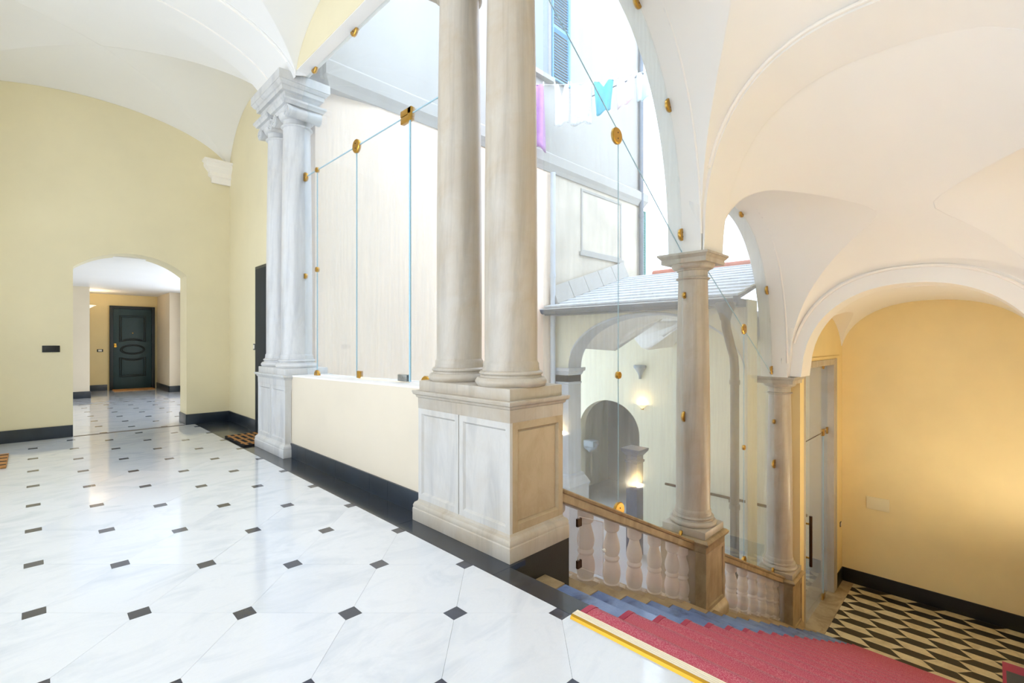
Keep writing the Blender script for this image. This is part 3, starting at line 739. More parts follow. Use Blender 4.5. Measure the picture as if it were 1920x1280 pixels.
ENT = [(0.0, -0.075), (0.045, -0.075), (0.048, -0.068), (0.085, -0.062), (0.105, -0.045), (0.125, -0.040), (0.130, -0.008), (0.175, -0.004), (0.180, 0.010), (0.200, 0.028), (0.215, 0.034), (0.218, 0.042), (0.250, 0.042), (0.315, 0.042)]
def impost(x0, x1, mat, label):
    t = thing('impost_block', ((x0 + x1) / 2, YC, CT), label, 'entablature')
    MB().loft(x0, x1, 1.92, 2.40, [(CT + z * (ZS - CT) / 0.315, o) for z, o in ENT[:6]]).build('architrave', mat, t)
    MB().loft(x0, x1, 1.92, 2.40, [(CT + z * (ZS - CT) / 0.315, o) for z, o in ENT[5:]]).build('cornice', mat, t)
    return t
impost(-6.32, -5.46, 'marble_white', 'moulded white marble block over the far column pair')
impost(-2.86, -1.97, 'marble', 'moulded marble block over the near column pair')

# newel posts and stair columns
def newel(y0, zt, zb, label):
    x0, x1, y1 = -2.33, -1.875, y0 + 0.44
    t = thing('newel_post', ((x0 + x1) / 2, (y0 + y1) / 2, zb), label, 'newel post')
    MB().loft(x0 + 0.01, x1 - 0.01, y0 + 0.01, y1 - 0.01, [(zb, 0), (zt - 0.08, 0)]).build('core', 'marble_warm', t)
    MB().frame((x1 - 0.01, 0, 0), (0, 1, 0), (0, 0, 1), (1, 0, 0), y0 + 0.013, y1, zb + 0.22, zt - 0.126, 0.045, 0.01).build('panel_frame', 'marble_warm', t)
    MB().box(x0, x1, y0, y0 + 0.012, zb, zt - 0.12).build('side_slab', 'marble_warm', t)
    MB().loft(x0, x1, y0, y1, [(zt - 0.125, 0.0), (zt - 0.07, 0.0), (zt - 0.066, 0.008), (zt - 0.055, 0.010), (zt - 0.048, 0.024), (zt - 0.030, 0.032), (zt - 0.022, 0.034), (zt, 0.010)]).build('cap', 'marble_warm', t, bevel=0.002)
    MB().loft(x0, x1, y0, y1, [(zb, 0.03), (zb + 0.15, 0.03), (zb + 0.18, 0.02), (zb + 0.22, 0.0)]).build('base_moulding', 'marble_warm', t, bevel=0.003)
    return t
NZ2, NZ3 = -0.603, -1.948
newel(4.42, NZ2, -1.50, 'panelled marble newel post in the middle of the stair balustrade')
newel(7.17, NZ3, -2.86, 'panelled marble newel post at the foot of the stair balustrade')
column(XC, 4.64, NZ2, 2.10 - NZ2, 0.160, 0.138, 'marble', 'tall marble column on the middle newel post', 'tuscan', plinth=0.215)
column(XC, 7.39, NZ3, 0.77 - NZ3, 0.160, 0.138, 'marble', 'marble column on the newel post at the foot of the stairs', 'tuscan', plinth=0.215)

# balustrades
BAL = [(0.074, 0.0), (0.074, 0.03), (0.062, 0.036), (0.072, 0.05), (0.082, 0.10), (0.080, 0.14), (0.066, 0.185), (0.058, 0.20), (0.066, 0.208), (0.074, 0.222), (0.066, 0.236),
       (0.058, 0.244), (0.070, 0.262), (0.078, 0.30), (0.070, 0.345), (0.052, 0.395), (0.046, 0.425), (0.056, 0.432), (0.066, 0.44), (0.070, 0.452), (0.070, 0.60)]
def balustrade(ya, yb, spots, label):
    t = thing('stone_balustrade', (XC, ya, rail_z(ya) - 0.6), label, 'balustrade')
    xl, xr = -2.215, -1.985
    sec = [(xl, -0.095), (xl + 0.015, -0.10), (xr - 0.02, -0.10), (xr - 0.006, -0.094), (xr, -0.088), (xr, -0.036), (xr + 0.012, -0.028), (xr + 0.016, -0.012), (xr + 0.010, -0.003), (xr - 0.02, 0.0), (xl + 0.02, 0.0), (xl, -0.02)]
    MB().prism(sec, lambda p, q, h: (p, h, rail_z(h) + q), ya, yb).build('handrail', 'marble_warm', t, bevel=0.0)
    for y in spots:
        zb = rail_z(y) - 0.60; f = lambda r, z: (r, z)
        m = MB(); seg = 28
        for r, z in [(q[0] * 0.84, q[1]) for q in BAL]:
            for i in range(seg):
                a = 2 * math.pi * i / seg; px, py = XC + r * math.cos(a), y + r * math.sin(a)
                zz = min(zb + z, rail_z(py) - 0.085)
                m.v.append((px, py, zz))
        for k in range(len(BAL) - 1):
            for i in range(seg): j = (i + 1) % seg; m.f.append([k * seg + i, k * seg + j, (k + 1) * seg + j, (k + 1) * seg + i]); m.mi.append(0)
        m.build('baluster', 'pink_marble', t, smooth=True, angle=50)
        MB().box(XC - 0.075, XC + 0.075, y - 0.075, y + 0.075, zb - 0.12, zb + 0.002).build('baluster_block', 'pink_marble', t)
    return t
M['pink_marble'] = marble('pale_rosy_marble', '#E9E6E3', '#D6CFCA', '#D6C8BA', 0.25, 0.4)
balustrade(2.39, 4.425, [2.53, 2.86, 3.20, 3.535, 3.87, 4.20, 4.40], 'marble balustrade with round balusters beside the upper steps')
balustrade(4.855, 7.175, [5.00, 5.30, 5.63, 5.97, 6.30, 6.63, 6.93, 7.14], 'marble balustrade with round balusters beside the lower steps')

# acrylic safety sheets in front of the balusters
def sheet(ya, yb, label, hatch):
    t = thing('acrylic_sheet', (-1.975, ya, rail_z(ya) - 0.6), label, 'panel')
    xa, xb = -1.978, -1.973
    m = MB(); P = [(ya, rail_z(ya) - 0.105), (yb, rail_z(yb) - 0.105), (yb, rail_z(yb) - 0.66), (ya, rail_z(ya) - 0.66)]
    m.prism(P, lambda p, q, h: (h, p, q), xa, xb).build('sheet', 'acrylic', t)
    if hatch:
        h0, h1 = 2.60, 2.885
        P = [(h0, rail_z(h0) - 0.15), (h1, rail_z(h1) - 0.13), (h1, rail_z(h1) - 0.52), (h0, rail_z(h0) - 0.49)]
        hd = m = MB().prism(P, lambda p, q, h: (h, p, q), -1.966, -1.961).build('hatch', 'acrylic', t)
        ring = [(-1.9635, p, q) for p, q in P]
        MB().tube(ring, 0.003, 6, closed=True).build('edge', 'glass_edge2', hd)
        for zz in (rail_z(h0) - 0.19, rail_z(h0) - 0.47):
            MB().box(-1.972, -1.955, h0 - 0.022, h0 + 0.022, zz - 0.026, zz + 0.026).build('hinge', 'dark_metal', hd)
        MB().lathe([(0.0, 0.0), (0.006, 0.0), (0.006, 0.012), (0.013, 0.016), (0.013, 0.026), (0.0, 0.03)], (0, 0, 0), 14, False)
        kb = MB().tube([(-1.961, h1 - 0.02, rail_z(h1) - 0.32), (-1.950, h1 - 0.02, rail_z(h1) - 0.32), (-1.945, h1 - 0.02, rail_z(h1) - 0.32), (-1.932, h1 - 0.02, rail_z(h1) - 0.32)], [0.006, 0.006, 0.014, 0.010], 14)
        kb.build('knob', 'white_plastic', hd, smooth=True)
    return t
M['glass_edge2'] = plain('acrylic_edge', '#E9E2DE', 0.2)
sheet(2.43, 4.415, 'clear acrylic sheet with a small hinged hatch over the upper balusters', True)
sheet(4.87, 7.16, 'clear acrylic sheet over the lower balusters', False)

# ================================================================ GLAZING
def pane_xz(x0, x1, z0, z1, y, par, name='pane'):
    return MB().box(x0, x1, y - 0.005, y + 0.005, z0, z1).build(name, 'glass', par)
def clipd(par, c, axis, r, h=0.016, mat='brass'):
    o = MB().disc(c, axis, r, h).build('clip', mat, par, smooth=True, angle=40)
    a = Vector(axis); t = Vector((0, 0, 1))
    MB().disc(Vector(c) + a * -1 * (h + 0.0005) * (1 if axis[1] else -1) + Vector((0, 0, r * 0.35)), axis, r * 0.09, 0.002, 10).build('screw', 'dark_metal', o)
    MB().disc(Vector(c) + a * -1 * (h + 0.0005) * (1 if axis[1] else -1) - Vector((0, 0, r * 0.35)), axis, r * 0.09, 0.002, 10).build('screw', 'dark_metal', o)
    return o
ZT = 3.085
w1 = thing('window_1', (-4.1, YG, 0.9), 'frameless glazing with brass clips above the parapet', 'window', kind='structure')
gx = [-5.50, -5.108, -4.224, -3.331, -2.78]
for a, b in zip(gx[:-1], gx[1:]): pane_xz(a + 0.003, b - 0.003, sill((a + b) / 2) + 0.022, ZT - 0.004, YG, w1)
pane_xz(-5.50, -2.78, ZT + 0.004, ZS - 0.006, YG, w1)
MB().box(-5.43, -2.78, YG - 0.005, YG + 0.005, ZT - 0.0035, ZT + 0.0035).build('joint', 'glass_edge', w1)
for a in gx[1:-1]: MB().box(a - 0.0025, a + 0.0025, YG - 0.005, YG + 0.005, sill(a) + 0.02, ZT).build('joint', 'glass_edge', w1)
MB().box(-3.318, -3.306, YG - 0.012, YG - 0.002, sill(-3.3) + 0.02, ZT).build('joint', 'glass_edge', w1)
for (cx, cz, r) in ((-4.224, ZT, 0.064), (-5.108, ZT, 0.028), (-5.42, ZT, 0.05), (-5.108, 2.02, 0.028), (-5.42, 1.98, 0.03),
                    (-5.108, sill(-5.108) + 0.02, 0.05), (-3.10, sill(-3.1) + 0.02, 0.055), (-5.175, ZS, 0.055), (-4.27, ZS, 0.06), (-3.35, ZS, 0.06), (-2.80, 3.34, 0.04), (-2.80, 1.77, 0.04)):
    clipd(w1, (cx, YG, cz), (0, 1, 0), r)
MB().box(-3.44, -3.29, YG - 0.017, YG + 0.017, ZT - 0.055, ZT - 0.004).box(-3.335, -3.285, YG - 0.018, YG + 0.018, ZT - 0.03, ZT + 0.05).box(-3.44, -3.29, YG - 0.018, YG + 0.018, ZT + 0.001, ZT + 0.05).build('hinge_plate', 'brass', w1, bevel=0.002)
zz = sill(-4.15)
MB().box(-4.19, -4.14, YG - 0.02, YG + 0.02, zz + 0.02, zz + 0.085).build('lock', 'brass', w1, bevel=0.002)
zz = sill(-3.40)
MB().box(-3.48, -3.345, YG - 0.02, YG + 0.02, zz + 0.022, zz + 0.075).build('floor_hinge', 'steel', w1, bevel=0.003)
MB().box(-4.20, -3.34, YG - 0.006, YG + 0.006, sill(-3.8) + 0.006, sill(-3.8) + 0.026).build('bottom_rail', 'ivory', w1)

def stair_glass(n, ya, yb, arch, zl, zr, ysplit, label, clips):
    t = thing('window_%d' % n, (XG, (ya + yb) / 2, rail_z((ya + yb) / 2)), label, 'window', kind='structure')
    def dg(y): return lerp(zl, zr, (y - ya) / (yb - ya))
    N = 40
    def top(y): return arch(min(max(y, ya), yb)) + 0.015
    X0, X1 = XG - 0.005, XG + 0.005
    def poly(pts, nm='pane'): return MB().prism(pts, lambda p, q, h: (h, p, q), X0, X1).build(nm, 'glass', t)
    ups = [(lerp(ya, yb, i / N), top(lerp(ya, yb, i / N))) for i in range(N + 1)]
    ups = [(y, z) for y, z in ups if z > dg(y) + 0.012]
    poly([(y, dg(y) + 0.004) for y, z in (ups[0], ups[-1])] + ups[::-1])
    g0 = lambda y: rail_z(y) + 0.004
    poly([(ya, g0(ya)), (ysplit - 0.003, g0(ysplit)), (ysplit - 0.003, dg(ysplit) - 0.004), (ya, dg(ya) - 0.004)])
    poly([(ysplit + 0.003, g0(ysplit)), (yb, g0(yb)), (yb, dg(yb) - 0.004), (ysplit + 0.003, dg(ysplit) - 0.004)])
    MB().tube([(XG, ya, dg(ya)), (XG, yb, dg(yb))], 0.0045, 8).build('joint', 'glass_edge', t)
    MB().tube([(XG, ysplit, g0(ysplit)), (XG, ysplit, dg(ysplit))], 0.0035, 8).build('joint', 'glass_edge', t)
    for (y, z, r) in clips: clipd(t, (XG, y, z), (1, 0, 0), r, 0.015)
    return t
def y_at(u): k = (u - 960) / 900; return (1 + k) * -XG / (1 - k)
def z_at(u, v): k = (u - 960) / 900; return 1.25 - (v - 640) / 900 * (-XG * R2 / (1 - k))
cl1 = [(3.300, 2.89, 0.066), (3.325, 0.98, 0.03), (3.33, rail_z(3.33) + 0.01, 0.07), (4.18, A1(4.18), 0.062), (4.435, 2.28, 0.06), (4.50, 1.70, 0.032), (4.50, 0.52, 0.055), (4.44, rail_z(4.44) + 0.02, 0.05), (3.62, A1(3.62), 0.06)]
stair_glass(2, 2.42, 4.46, A1, 3.60, 2.10, 3.325, 'frameless glazing with brass clips under the upper rising arch', cl1)
cl2 = [(6.00, A2(6.0), 0.05), (6.93, A2(6.93), 0.06), (7.12, 0.86, 0.06), (6.08, 1.40, 0.064), (6.08, -0.03, 0.03), (6.08, rail_z(6.08) + 0.01, 0.055), (7.21, 0.15, 0.032), (7.21, -0.43, 0.06), (7.17, rail_z(7.17) + 0.03, 0.045)]
stair_glass(3, 4.82, 7.20, A2, 2.12, 0.76, 6.08, 'frameless glazing with brass clips under the lower rising arch', cl2)

# ================================================================ DOORS
# green panelled door at the end of the hall (leaf in plane x = -16)
d1 = thing('door_1', (-15.97, 1.87, 0), 'dark green panelled door with an oval moulding at the end of the hall', 'door', kind='structure')
xf = -15.99; y0, y1, zt = 1.40, 2.34, 2.17
fr = MB().box(xf, xf + 0.07, y0, y0 + 0.07, 0, zt).box(xf, xf + 0.07, y1 - 0.07, y1, 0, zt).box(xf, xf + 0.07, y0 + 0.07, y1 - 0.07, zt - 0.07, zt)
fr.build('frame', 'door_dark', d1, bevel=0.004)
lf = MB().box(xf, xf + 0.045, y0 + 0.072, y1 - 0.072, 0.015, zt - 0.072).build('leaf', 'door_green', d1, bevel=0.003)
xm = xf + 0.046; ca, cb = y0 + 0.20, y1 - 0.20; cm = (ca + cb) / 2
def loop(pts, r): return MB().tube([(xm, p, q) for p, q in pts], r, 8, closed=True)
def curved(a, b, z, d, n=10): return [(lerp(a, b, i / n), z + d * math.sin(math.pi * i / n)) for i in range(n + 1)]
for k, ins in enumerate((0.0, 0.035)):
    up = [(ca + ins, 1.92 - ins), (cb - ins, 1.92 - ins)] + curved(cb - ins, ca + ins, 1.24 + ins, 0.05)
    loop(up, 0.012).build('panel_moulding', 'door_dark', lf, smooth=True)
    lo = [(ca + ins, 0.34 + ins), (cb - ins, 0.34 + ins)] + curved(cb - ins, ca + ins, 0.84 - ins, -0.05)
    loop(lo, 0.012).build('panel_moulding', 'door_dark', lf, smooth=True)
    loop([(cm + (0.255 - ins) * math.cos(2 * math.pi * i / 36), 1.04 + (0.125 - ins * 0.8) * math.sin(2 * math.pi * i / 36)) for i in range(36)], 0.012).build('oval_moulding', 'door_dark', lf, smooth=True)
MB().box(xm - 0.004, xm + 0.012, y0 + 0.085, y0 + 0.135, 1.10, 1.20).build('lock_plate', 'brass', lf, bevel=0.004)
MB().tube([(xm, y0 + 0.11, 1.125), (xm + 0.04, y0 + 0.11, 1.125), (xm + 0.05, y0 + 0.11, 1.125), (xm + 0.075, y0 + 0.11, 1.125)], [0.012, 0.012, 0.034, 0.026], 16).build('knob', 'brass', lf, smooth=True)
MB().disc((xm, cm, 1.47), (1, 0, 0), 0.012, 0.006, 12).build('peephole', 'brass', lf)
# dark side door behind the far columns
d2 = thing('door_2', (-6.8, 2.2, 0), 'blue-black flat door in the side wall behind the far columns', 'door', kind='structure')
MB().box(-7.25, -6.22, 2.195, 2.218, 0, 2.285).build('frame', 'door_dark', d2, bevel=0.003)
MB().box(-7.21, -6.26, 2.186, 2.198, 0.01, 2.245).build('leaf', 'door_blue', d2, bevel=0.003)
# tall glass door at the foot of the stairs
d3 = thing('door_3', (-2.05, 8.7, ZL), 'tall glass door with bronze pull in a marble surround at the foot of the stairs', 'door', kind='structure')
MB().box(-2.25, -1.885, 9.58, 9.765, ZL + 0.012, 0.955).build('jamb', 'marble', d3, bevel=0.006)
MB().box(-1.895, -1.878, 9.70, 9.775, ZL + 0.012, 0.965).build('architrave', 'marble', d3, bevel=0.004)
MB().box(-2.25, -1.90, 7.80, 7.90, ZL + 0.012, 0.955).build('jamb', 'marble', d3, bevel=0.006)
MB().box(-2.25, -1.885, 7.90, 9.58, 0.86, 0.955).build('lintel', 'marble', d3, bevel=0.006)
MB().box(-1.905, -1.88, 7.62, 10.0, 0.985, 1.005).build('moulding', 'ochre', d3)
XD = -1.985
gp = MB().box(XD - 0.005, XD + 0.005, 7.90, 9.57, -0.252, 0.86).build('transom_pane', 'glass', d3)
lf = MB().box(XD - 0.005, XD + 0.005, 7.905, 9.30, ZL + 0.02, -0.262).build('leaf', 'glass', d3)
MB().box(XD - 0.005, XD + 0.005, 9.306, 9.57, ZL + 0.02, -0.262).build('side_pane', 'glass', d3)
MB().box(XD - 0.006, XD + 0.006, 7.90, 9.57, -0.262, -0.252).build('joint', 'dark_metal', d3)
MB().box(XD - 0.006, XD + 0.006, 9.298, 9.307, ZL + 0.02, -0.262).build('joint', 'glass_edge', d3)
MB().box(XD - 0.02, XD + 0.02, 9.22, 9.34, -0.31, -0.20).build('patch_fitting', 'brass', d3, bevel=0.003)
MB().box(XD - 0.02, XD + 0.02, 9.20, 9.36, ZL + 0.005, ZL + 0.075).build('floor_hinge', 'brass', d3, bevel=0.003)
for yy_, zz in ((9.56, -0.26), (9.30, 0.85)): clipd(d3, (XD, yy_, zz), (1, 0, 0), 0.06, 0.015)
hb = MB().tube([(XD + 0.10, 8.10, -2.06), (XD + 0.10, 8.10, -1.32)], 0.022, 14).build('pull_bar', 'dark_metal', d3, smooth=True)
for zz in (-1.94, -1.44): MB().tube([(XD, 8.10, zz), (XD + 0.10, 8.10, zz)], 0.014, 10).build('bracket', 'brass', hb, smooth=True)

# ================================================================ SMALL THINGS
def switch(c, n, wdt, hgt, label):
    c, n = Vector(c), Vector(n); u = Vector((0, 0, 1)).cross(n)
    t = thing('light_switch', tuple(c), label, 'light switch')
    MB().obox(c + n * 0.005, u * wdt / 2, Vector((0, 0, hgt / 2)), n * 0.005).build('plate', 'switch', t, bevel=0.003)
    MB().obox(c + n * 0.011, u * wdt * 0.30, Vector((0, 0, hgt * 0.32)), n * 0.003).build('rocker', 'switch' if wdt > 0.13 else 'white_plastic', t, bevel=0.001)
    return t
switch((XW, 0.173, 1.155), (1, 0, 0), 0.165, 0.085, 'wide black light switch on the cream end wall beside the arch')
switch((-7.33, 2.215, 1.175), (0, -1, 0), 0.085, 0.085, 'small black light switch with a pale rocker beside the dark side door')
switch((-16.0, 1.22, 1.02), (1, 0, 0), 0.12, 0.07, 'black bell push with a pale button beside the dark green door')
switch((-1.90, 10.12, -1.98), (1, 0, 0), 0.085, 0.085, 'small black switch beside the tall glass door')
# plaque on the ochre back wall
t = thing('cover_plate', (-1.3, YB, -1.55), 'painted over rectangular cover plate on the ochre back wall', 'cover plate')
MB().box(-1.54, -1.225, YB - 0.02, YB, -1.64, -1.43).build('plate', 'cream', t, bevel=0.003)
for xx in (-1.52, -1.245):
    for zz in (-1.62, -1.45): MB().disc((xx, YB - 0.02, zz), (0, 1, 0), 0.006, 0.002, 10).build('screw', 'ochre', t)

def doormat(x0, x1, y0, y1, label, base, stripe, nx, ny):
    t = thing('doormat', ((x0 + x1) / 2, (y0 + y1) / 2, 0), label, 'doormat')
    MB().box(x0, x1, y0, y1, 0.001, 0.022).build('pile', base, t, bevel=0.006)
    for k in range(nx):
        c = lerp(x0, x1, (k + 0.5) / nx); MB().box(c - 0.022, c + 0.022, y0 + 0.004, y1 - 0.004, 0.0215, 0.0235).build('stripe', stripe, t)
    for k in range(ny):
        c = lerp(y0, y1, (k + 0.5) / ny); MB().box(x0 + 0.004, x1 - 0.004, c - 0.016, c + 0.016, 0.0220, 0.0245).build('stripe', stripe, t)
    return t
doormat(-7.07, -6.27, 1.775, 2.16, 'black and orange checked doormat before the dark side door', 'mat_black', 'coir', 3, 5)
doormat(-7.66, -6.87, -0.80, -0.18, 'coir doormat with dark stripes on the white marble paving', 'coir', 'mat_black', 4, 0)
doormat(-15.95, -15.5, 1.45, 2.28, 'small coir doormat at the foot of the dark green door', 'coir', 'mat_black', 0, 0)
t = thing('floor_rug', (0.3, 8.6, ZL), 'dark red bordered rug on the black and white stone floor', 'rug')
MB().box(0.095, 0.58, 7.95, 9.13, ZL + 0.001, ZL + 0.012).build('border', 'carpet_edge', t, bevel=0.003)
MB().box(0.13, 0.58, 7.95, 8.90, ZL + 0.011, ZL + 0.014).build('field', 'carpet_grey', t)
t = thing('door_mat_runner', (-2.6, 8.6, ZL), 'red carpet strip on the dark floor outside the glass door', 'carpet')
MB().box(-2.80, -2.45, 7.9, 9.35, ZL + 0.001, ZL + 0.012).build('pile', 'carpet', t, bevel=0.003)

def bowl_lamp(c, n, label, lit, power, col, r=0.17):
    """half-bowl uplighter on a wall; n = wall normal"""
    c, n = Vector(c), Vector(n); u = Vector((0, 0, 1)).cross(n)
    t = thing('wall_lamp', tuple(c), label, 'wall lamp')
    m = MB(); seg, prof = 20, [(0.12, -0.10), (0.22, -0.085), (0.45, -0.05), (0.75, -0.015), (1.0, 0.0), (0.94, 0.004), (0.70, -0.01), (0.3, -0.05)]
    for a, z in prof:
        for i in range(seg + 1):
            th = math.pi * i / seg; p = c + u * (a * r * math.cos(th)) + n * (a * r * math.sin(th) + 0.004) + Vector((0, 0, z)); m.v.append(tuple(p))
    for k in range(len(prof) - 1):
        for i in range(seg): m.f.append([k * (seg + 1) + i, k * (seg + 1) + i + 1, (k + 1) * (seg + 1) + i + 1, (k + 1) * (seg + 1) + i]); m.mi.append(0)
    m.build('shade', lit, t, smooth=True)
    MB().obox(c + n * 0.01 + Vector((0, 0, -0.06)), u * 0.03, Vector((0, 0, 0.06)), n * 0.01).build('wall_plate', 'brass', t)
    b = bulb('bulb', c + n * 0.07 + Vector((0, 0, 0.0)), power, col, 0.04); b.location = Vector(b.location) - Vector(t['_o']); b.parent = t
    return t
bowl_lamp((-15.0, 0.905, 2.10), (0, 1, 0), 'white bowl wall lamp glowing on the hall pier beside the dark green door', 'lamp_white', 6, (1.0, 0.80, 0.55))

# ================================================================ COURTYARD
ZC = -3.0; XCW = -5.50
struct(MB().box(-8.6, -2.24, 2.3, 18, ZC - 0.3, ZC).build('floor', 'grey_stone'), 'pale stone floor of the courtyard and portico')
struct(MB().prism([(-5.9, 2.36), (-5.64, 2.36), (-5.5, 3.1), (-5.5, 6.55), (-5.9, 6.55)], lambda p, q, h: (p, q, h), ZC, 4.30).build('wall_courtyard', 'peach'), 'peach courtyard wall')
struct(MB().box(XCW - 0.4, XCW - 0.01, 6.55, 9.60, 1.75, 4.30).build('wall_courtyard', 'stucco_grey'), 'weathered courtyard wall above the portico roof')
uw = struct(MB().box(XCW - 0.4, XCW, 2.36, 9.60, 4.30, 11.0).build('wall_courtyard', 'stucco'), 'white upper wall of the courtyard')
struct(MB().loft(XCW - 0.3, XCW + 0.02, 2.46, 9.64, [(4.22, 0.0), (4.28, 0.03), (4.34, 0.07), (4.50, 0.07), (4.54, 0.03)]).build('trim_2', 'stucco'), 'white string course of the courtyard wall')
# recessed blind window below the string course
t = thing('window_4', (XCW, 8.3, 3.0), 'bricked-up window in the weathered courtyard wall', 'window', kind='structure')
MB().frame((XCW - 0.012, 0, 0), (0, 1, 0), (0, 0, 1), (1, 0, 0), 7.35, 8.75, 2.95, 4.15, 0.06, 0.02).build('surround', 'stucco', t)
MB().box(XCW - 0.01, XCW + 0.03, 7.30, 8.80, 2.88, 2.95).build('sill', 'stucco', t)
# shuttered window high on the wall
t = thing('window_5', (XCW, 6.3, 5.9), 'tall window with louvred blue-green shutters on the white upper wall', 'window', kind='structure')
MB().box(XCW - 0.02, XCW + 0.006, 5.80, 6.42, 5.85, 7.9).build('pane', 'window_dark', t)
MB().box(XCW, XCW + 0.10, 5.75, 6.47, 5.77, 5.85).build('sill', 'stucco', t)
MB().frame((XCW + 0.004, 0, 0), (0, 1, 0), (0, 0, 1), (1, 0, 0), 5.78, 6.44, 5.85, 7.95, 0.05, 0.03).build('frame', 'stucco', t)
for (a, b) in ((5.27, 5.77), (6.45, 6.95)):
    sh = MB().frame((XCW + 0.03, 0, 0), (0, 1, 0), (0, 0, 1), (1, 0, 0), a, b, 5.87, 6.80, 0.06, 0.035)
    sh.frame((XCW + 0.03, 0, 0), (0, 1, 0), (0, 0, 1), (1, 0, 0), a, b, 6.80, 7.92, 0.06, 0.035)
    so = sh.build('shutter', 'shutter', t)
    for (za, zb) in ((5.93, 6.74), (6.86, 7.86)):
        n = int((zb - za) / 0.05)
        for k in range(n):
            zc = lerp(za, zb, (k + 0.5) / n)
            MB().obox((XCW + 0.045, (a + b) / 2, zc), (0.014, 0, -0.016), (0, (b - a) / 2 - 0.055, 0), (0.003, 0, 0.003)).build('slat', 'shutter', so)
# green shutter at the far corner of the wall
t = thing('louvred_shutter', (XCW - 0.1, 9.72, 2.7), 'narrow green louvred shutter at the far corner of the courtyard wall', 'shutter')
MB().frame((XCW - 0.10, 0, 0), (0, 1, 0), (0, 0, 1), (1, 0, 0), 9.62, 9.88, 2.70, 4.20, 0.04, 0.03).build('frame', 'shutter_green', t)
for k in range(26):
    zc = 2.75 + k * 0.055; MB().obox((XCW - 0.09, 9.75, zc), (0.014, 0, -0.02), (0, 0.09, 0), (0.003, 0, 0.003)).build('slat', 'shutter_green', t)
# distant house beyond the courtyard
t = thing('distant_house', (-2, 18, ZC), 'pale distant house seen beyond the portico roof', 'building')
MB().box(-4.0, 6.0, 17.0, 21.0, ZC, 7.0).build('wall', 'stucco', t)
for xx in (-2.6, -0.9, 0.8):
    for zz in (2.4, 4.6):
        wn = MB().box(xx, xx + 0.7, 16.97, 17.0, zz, zz + 1.2).build('window', 'window_dark', t)
        MB().box(xx - 0.36, xx - 0.02, 16.94, 16.985, zz, zz + 1.2).build('shutter', 'shutter_green', t)
        MB().box(xx - 0.05, xx + 0.75, 16.90, 17.0, zz - 0.08, zz).build('window_sill', 'stucco', t)
MB().loft(-4.0, 6.0, 17.0, 21.0, [(7.0, 0.3), (7.12, 0.3)]).build('cornice', 'stucco', t)

# portico: front wall with a wide arch
YP0, YP1 = 6.57, 6.93
ap = arch_pts(-5.19, -2.27, 0.79, 0.88, 36, 2.1)
out = [(XCW - 0.4, 0.62)] + [(-5.19, 0.62)] + ap + [(-2.27, ZC), (-2.245, ZC), (-2.245, 1.80), (XCW - 0.4, 1.80)]
po = struct(MB().prism(out, lambda p, q, h: (p, h, q), YP0, YP1).build('wall_portico', 'lemon'), 'pale yellow portico wall with a wide arch')
MB().loft(-5.50, -5.19, YP0, YP1, [(-1.08, 0.0), (0.62, 0.0)]).build('pier', 'grey_stone', po)
MB().loft(-5.50, -5.19, YP0, YP1, [(0.50, 0.0), (0.52, 0.012), (0.54, 0.012), (0.545, 0.0), (0.66, 0.0), (0.68, 0.02), (0.72, 0.03), (0.735, 0.055), (0.79, 0.06)]).build('impost_moulding', 'grey_stone', po)
MB().loft(-5.50, -5.19, YP0, YP1, [(-3.0, 0.10), (-1.30, 0.10), (-1.25, 0.12), (-1.18, 0.09), (-1.12, 0.05), (-1.08, 0.04), (-1.06, 0.0)]).build('pier_base', 'grey_stone', po)
MB().tube([(p, YP0 - 0.002, q + 0.012) for p, q in ap[3:-1]], 0.010, 6).build('arch_moulding', 'grey_stone', po, smooth=True)
# soffit ring of the arch (grey)
vs = []; n = len(ap)
for p, q in ap: vs += [(p, YP0 - 0.003, q - 0.0), (p, YP1 + 0.003, q - 0.0), (p, YP1 + 0.003, q - 0.012), (p, YP0 - 0.003, q - 0.012)]
fs = []
for i in range(n - 1):
    for q in range(4): r = (q + 1) % 4; fs.append((4 * i + q, 4 * i + r, 4 * i + 4 + r, 4 * i + 4 + q))
MB().add(vs, fs).build('arch_soffit', 'grey_stone', po, smooth=True, angle=50)
# portico interior
bw = [(-8.4, ZC), (-7.68, ZC)] + arch_pts(-7.68, -5.92, -1.02, 0.80, 24) + [(-5.92, ZC), (-2.27, ZC), (-2.27, 1.8), (-8.4, 1.8)]
struct(MB().prism(bw, lambda p, q, h: (p, h, q), 10.20, 10.45).build('wall_portico', 'lemon'), 'pale yellow rear wall of the portico with a shadowy arched passage')
struct(MB().box(-8.6, -8.4, 6.55, 7.2, ZC, 1.8).box(-8.6, -8.4, 9.9, 12.8, ZC, 1.8).box(-8.6, -8.4, 7.2, 9.9, ZC, -2.2).box(-8.4, XCW - 0.4, 6.3, 6.56, ZC, 1.8).build('wall_portico', 'lemon'), 'pale yellow side wall of the portico')  # unseen side opening added to let sky light into the portico
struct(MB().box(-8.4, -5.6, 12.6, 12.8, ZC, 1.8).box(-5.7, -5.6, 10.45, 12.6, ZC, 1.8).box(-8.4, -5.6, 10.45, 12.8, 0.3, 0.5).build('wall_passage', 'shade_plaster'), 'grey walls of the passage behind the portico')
vault('ceiling', 'white', 'white vault of the portico', -8.4, -2.27, -4.2, YP1, 10.2, lambda x, y: 0.75 + 0.95 * supe((y - 8.56) / 1.66, 2.1),
      lambda x, y: 0.75 + 0.95 * (supe((x + 3.73) / 1.47, 2.1) if x > -5.2 else supe((x + 6.8) / 1.62, 2.1)), 40, 14, 40, 0.05)
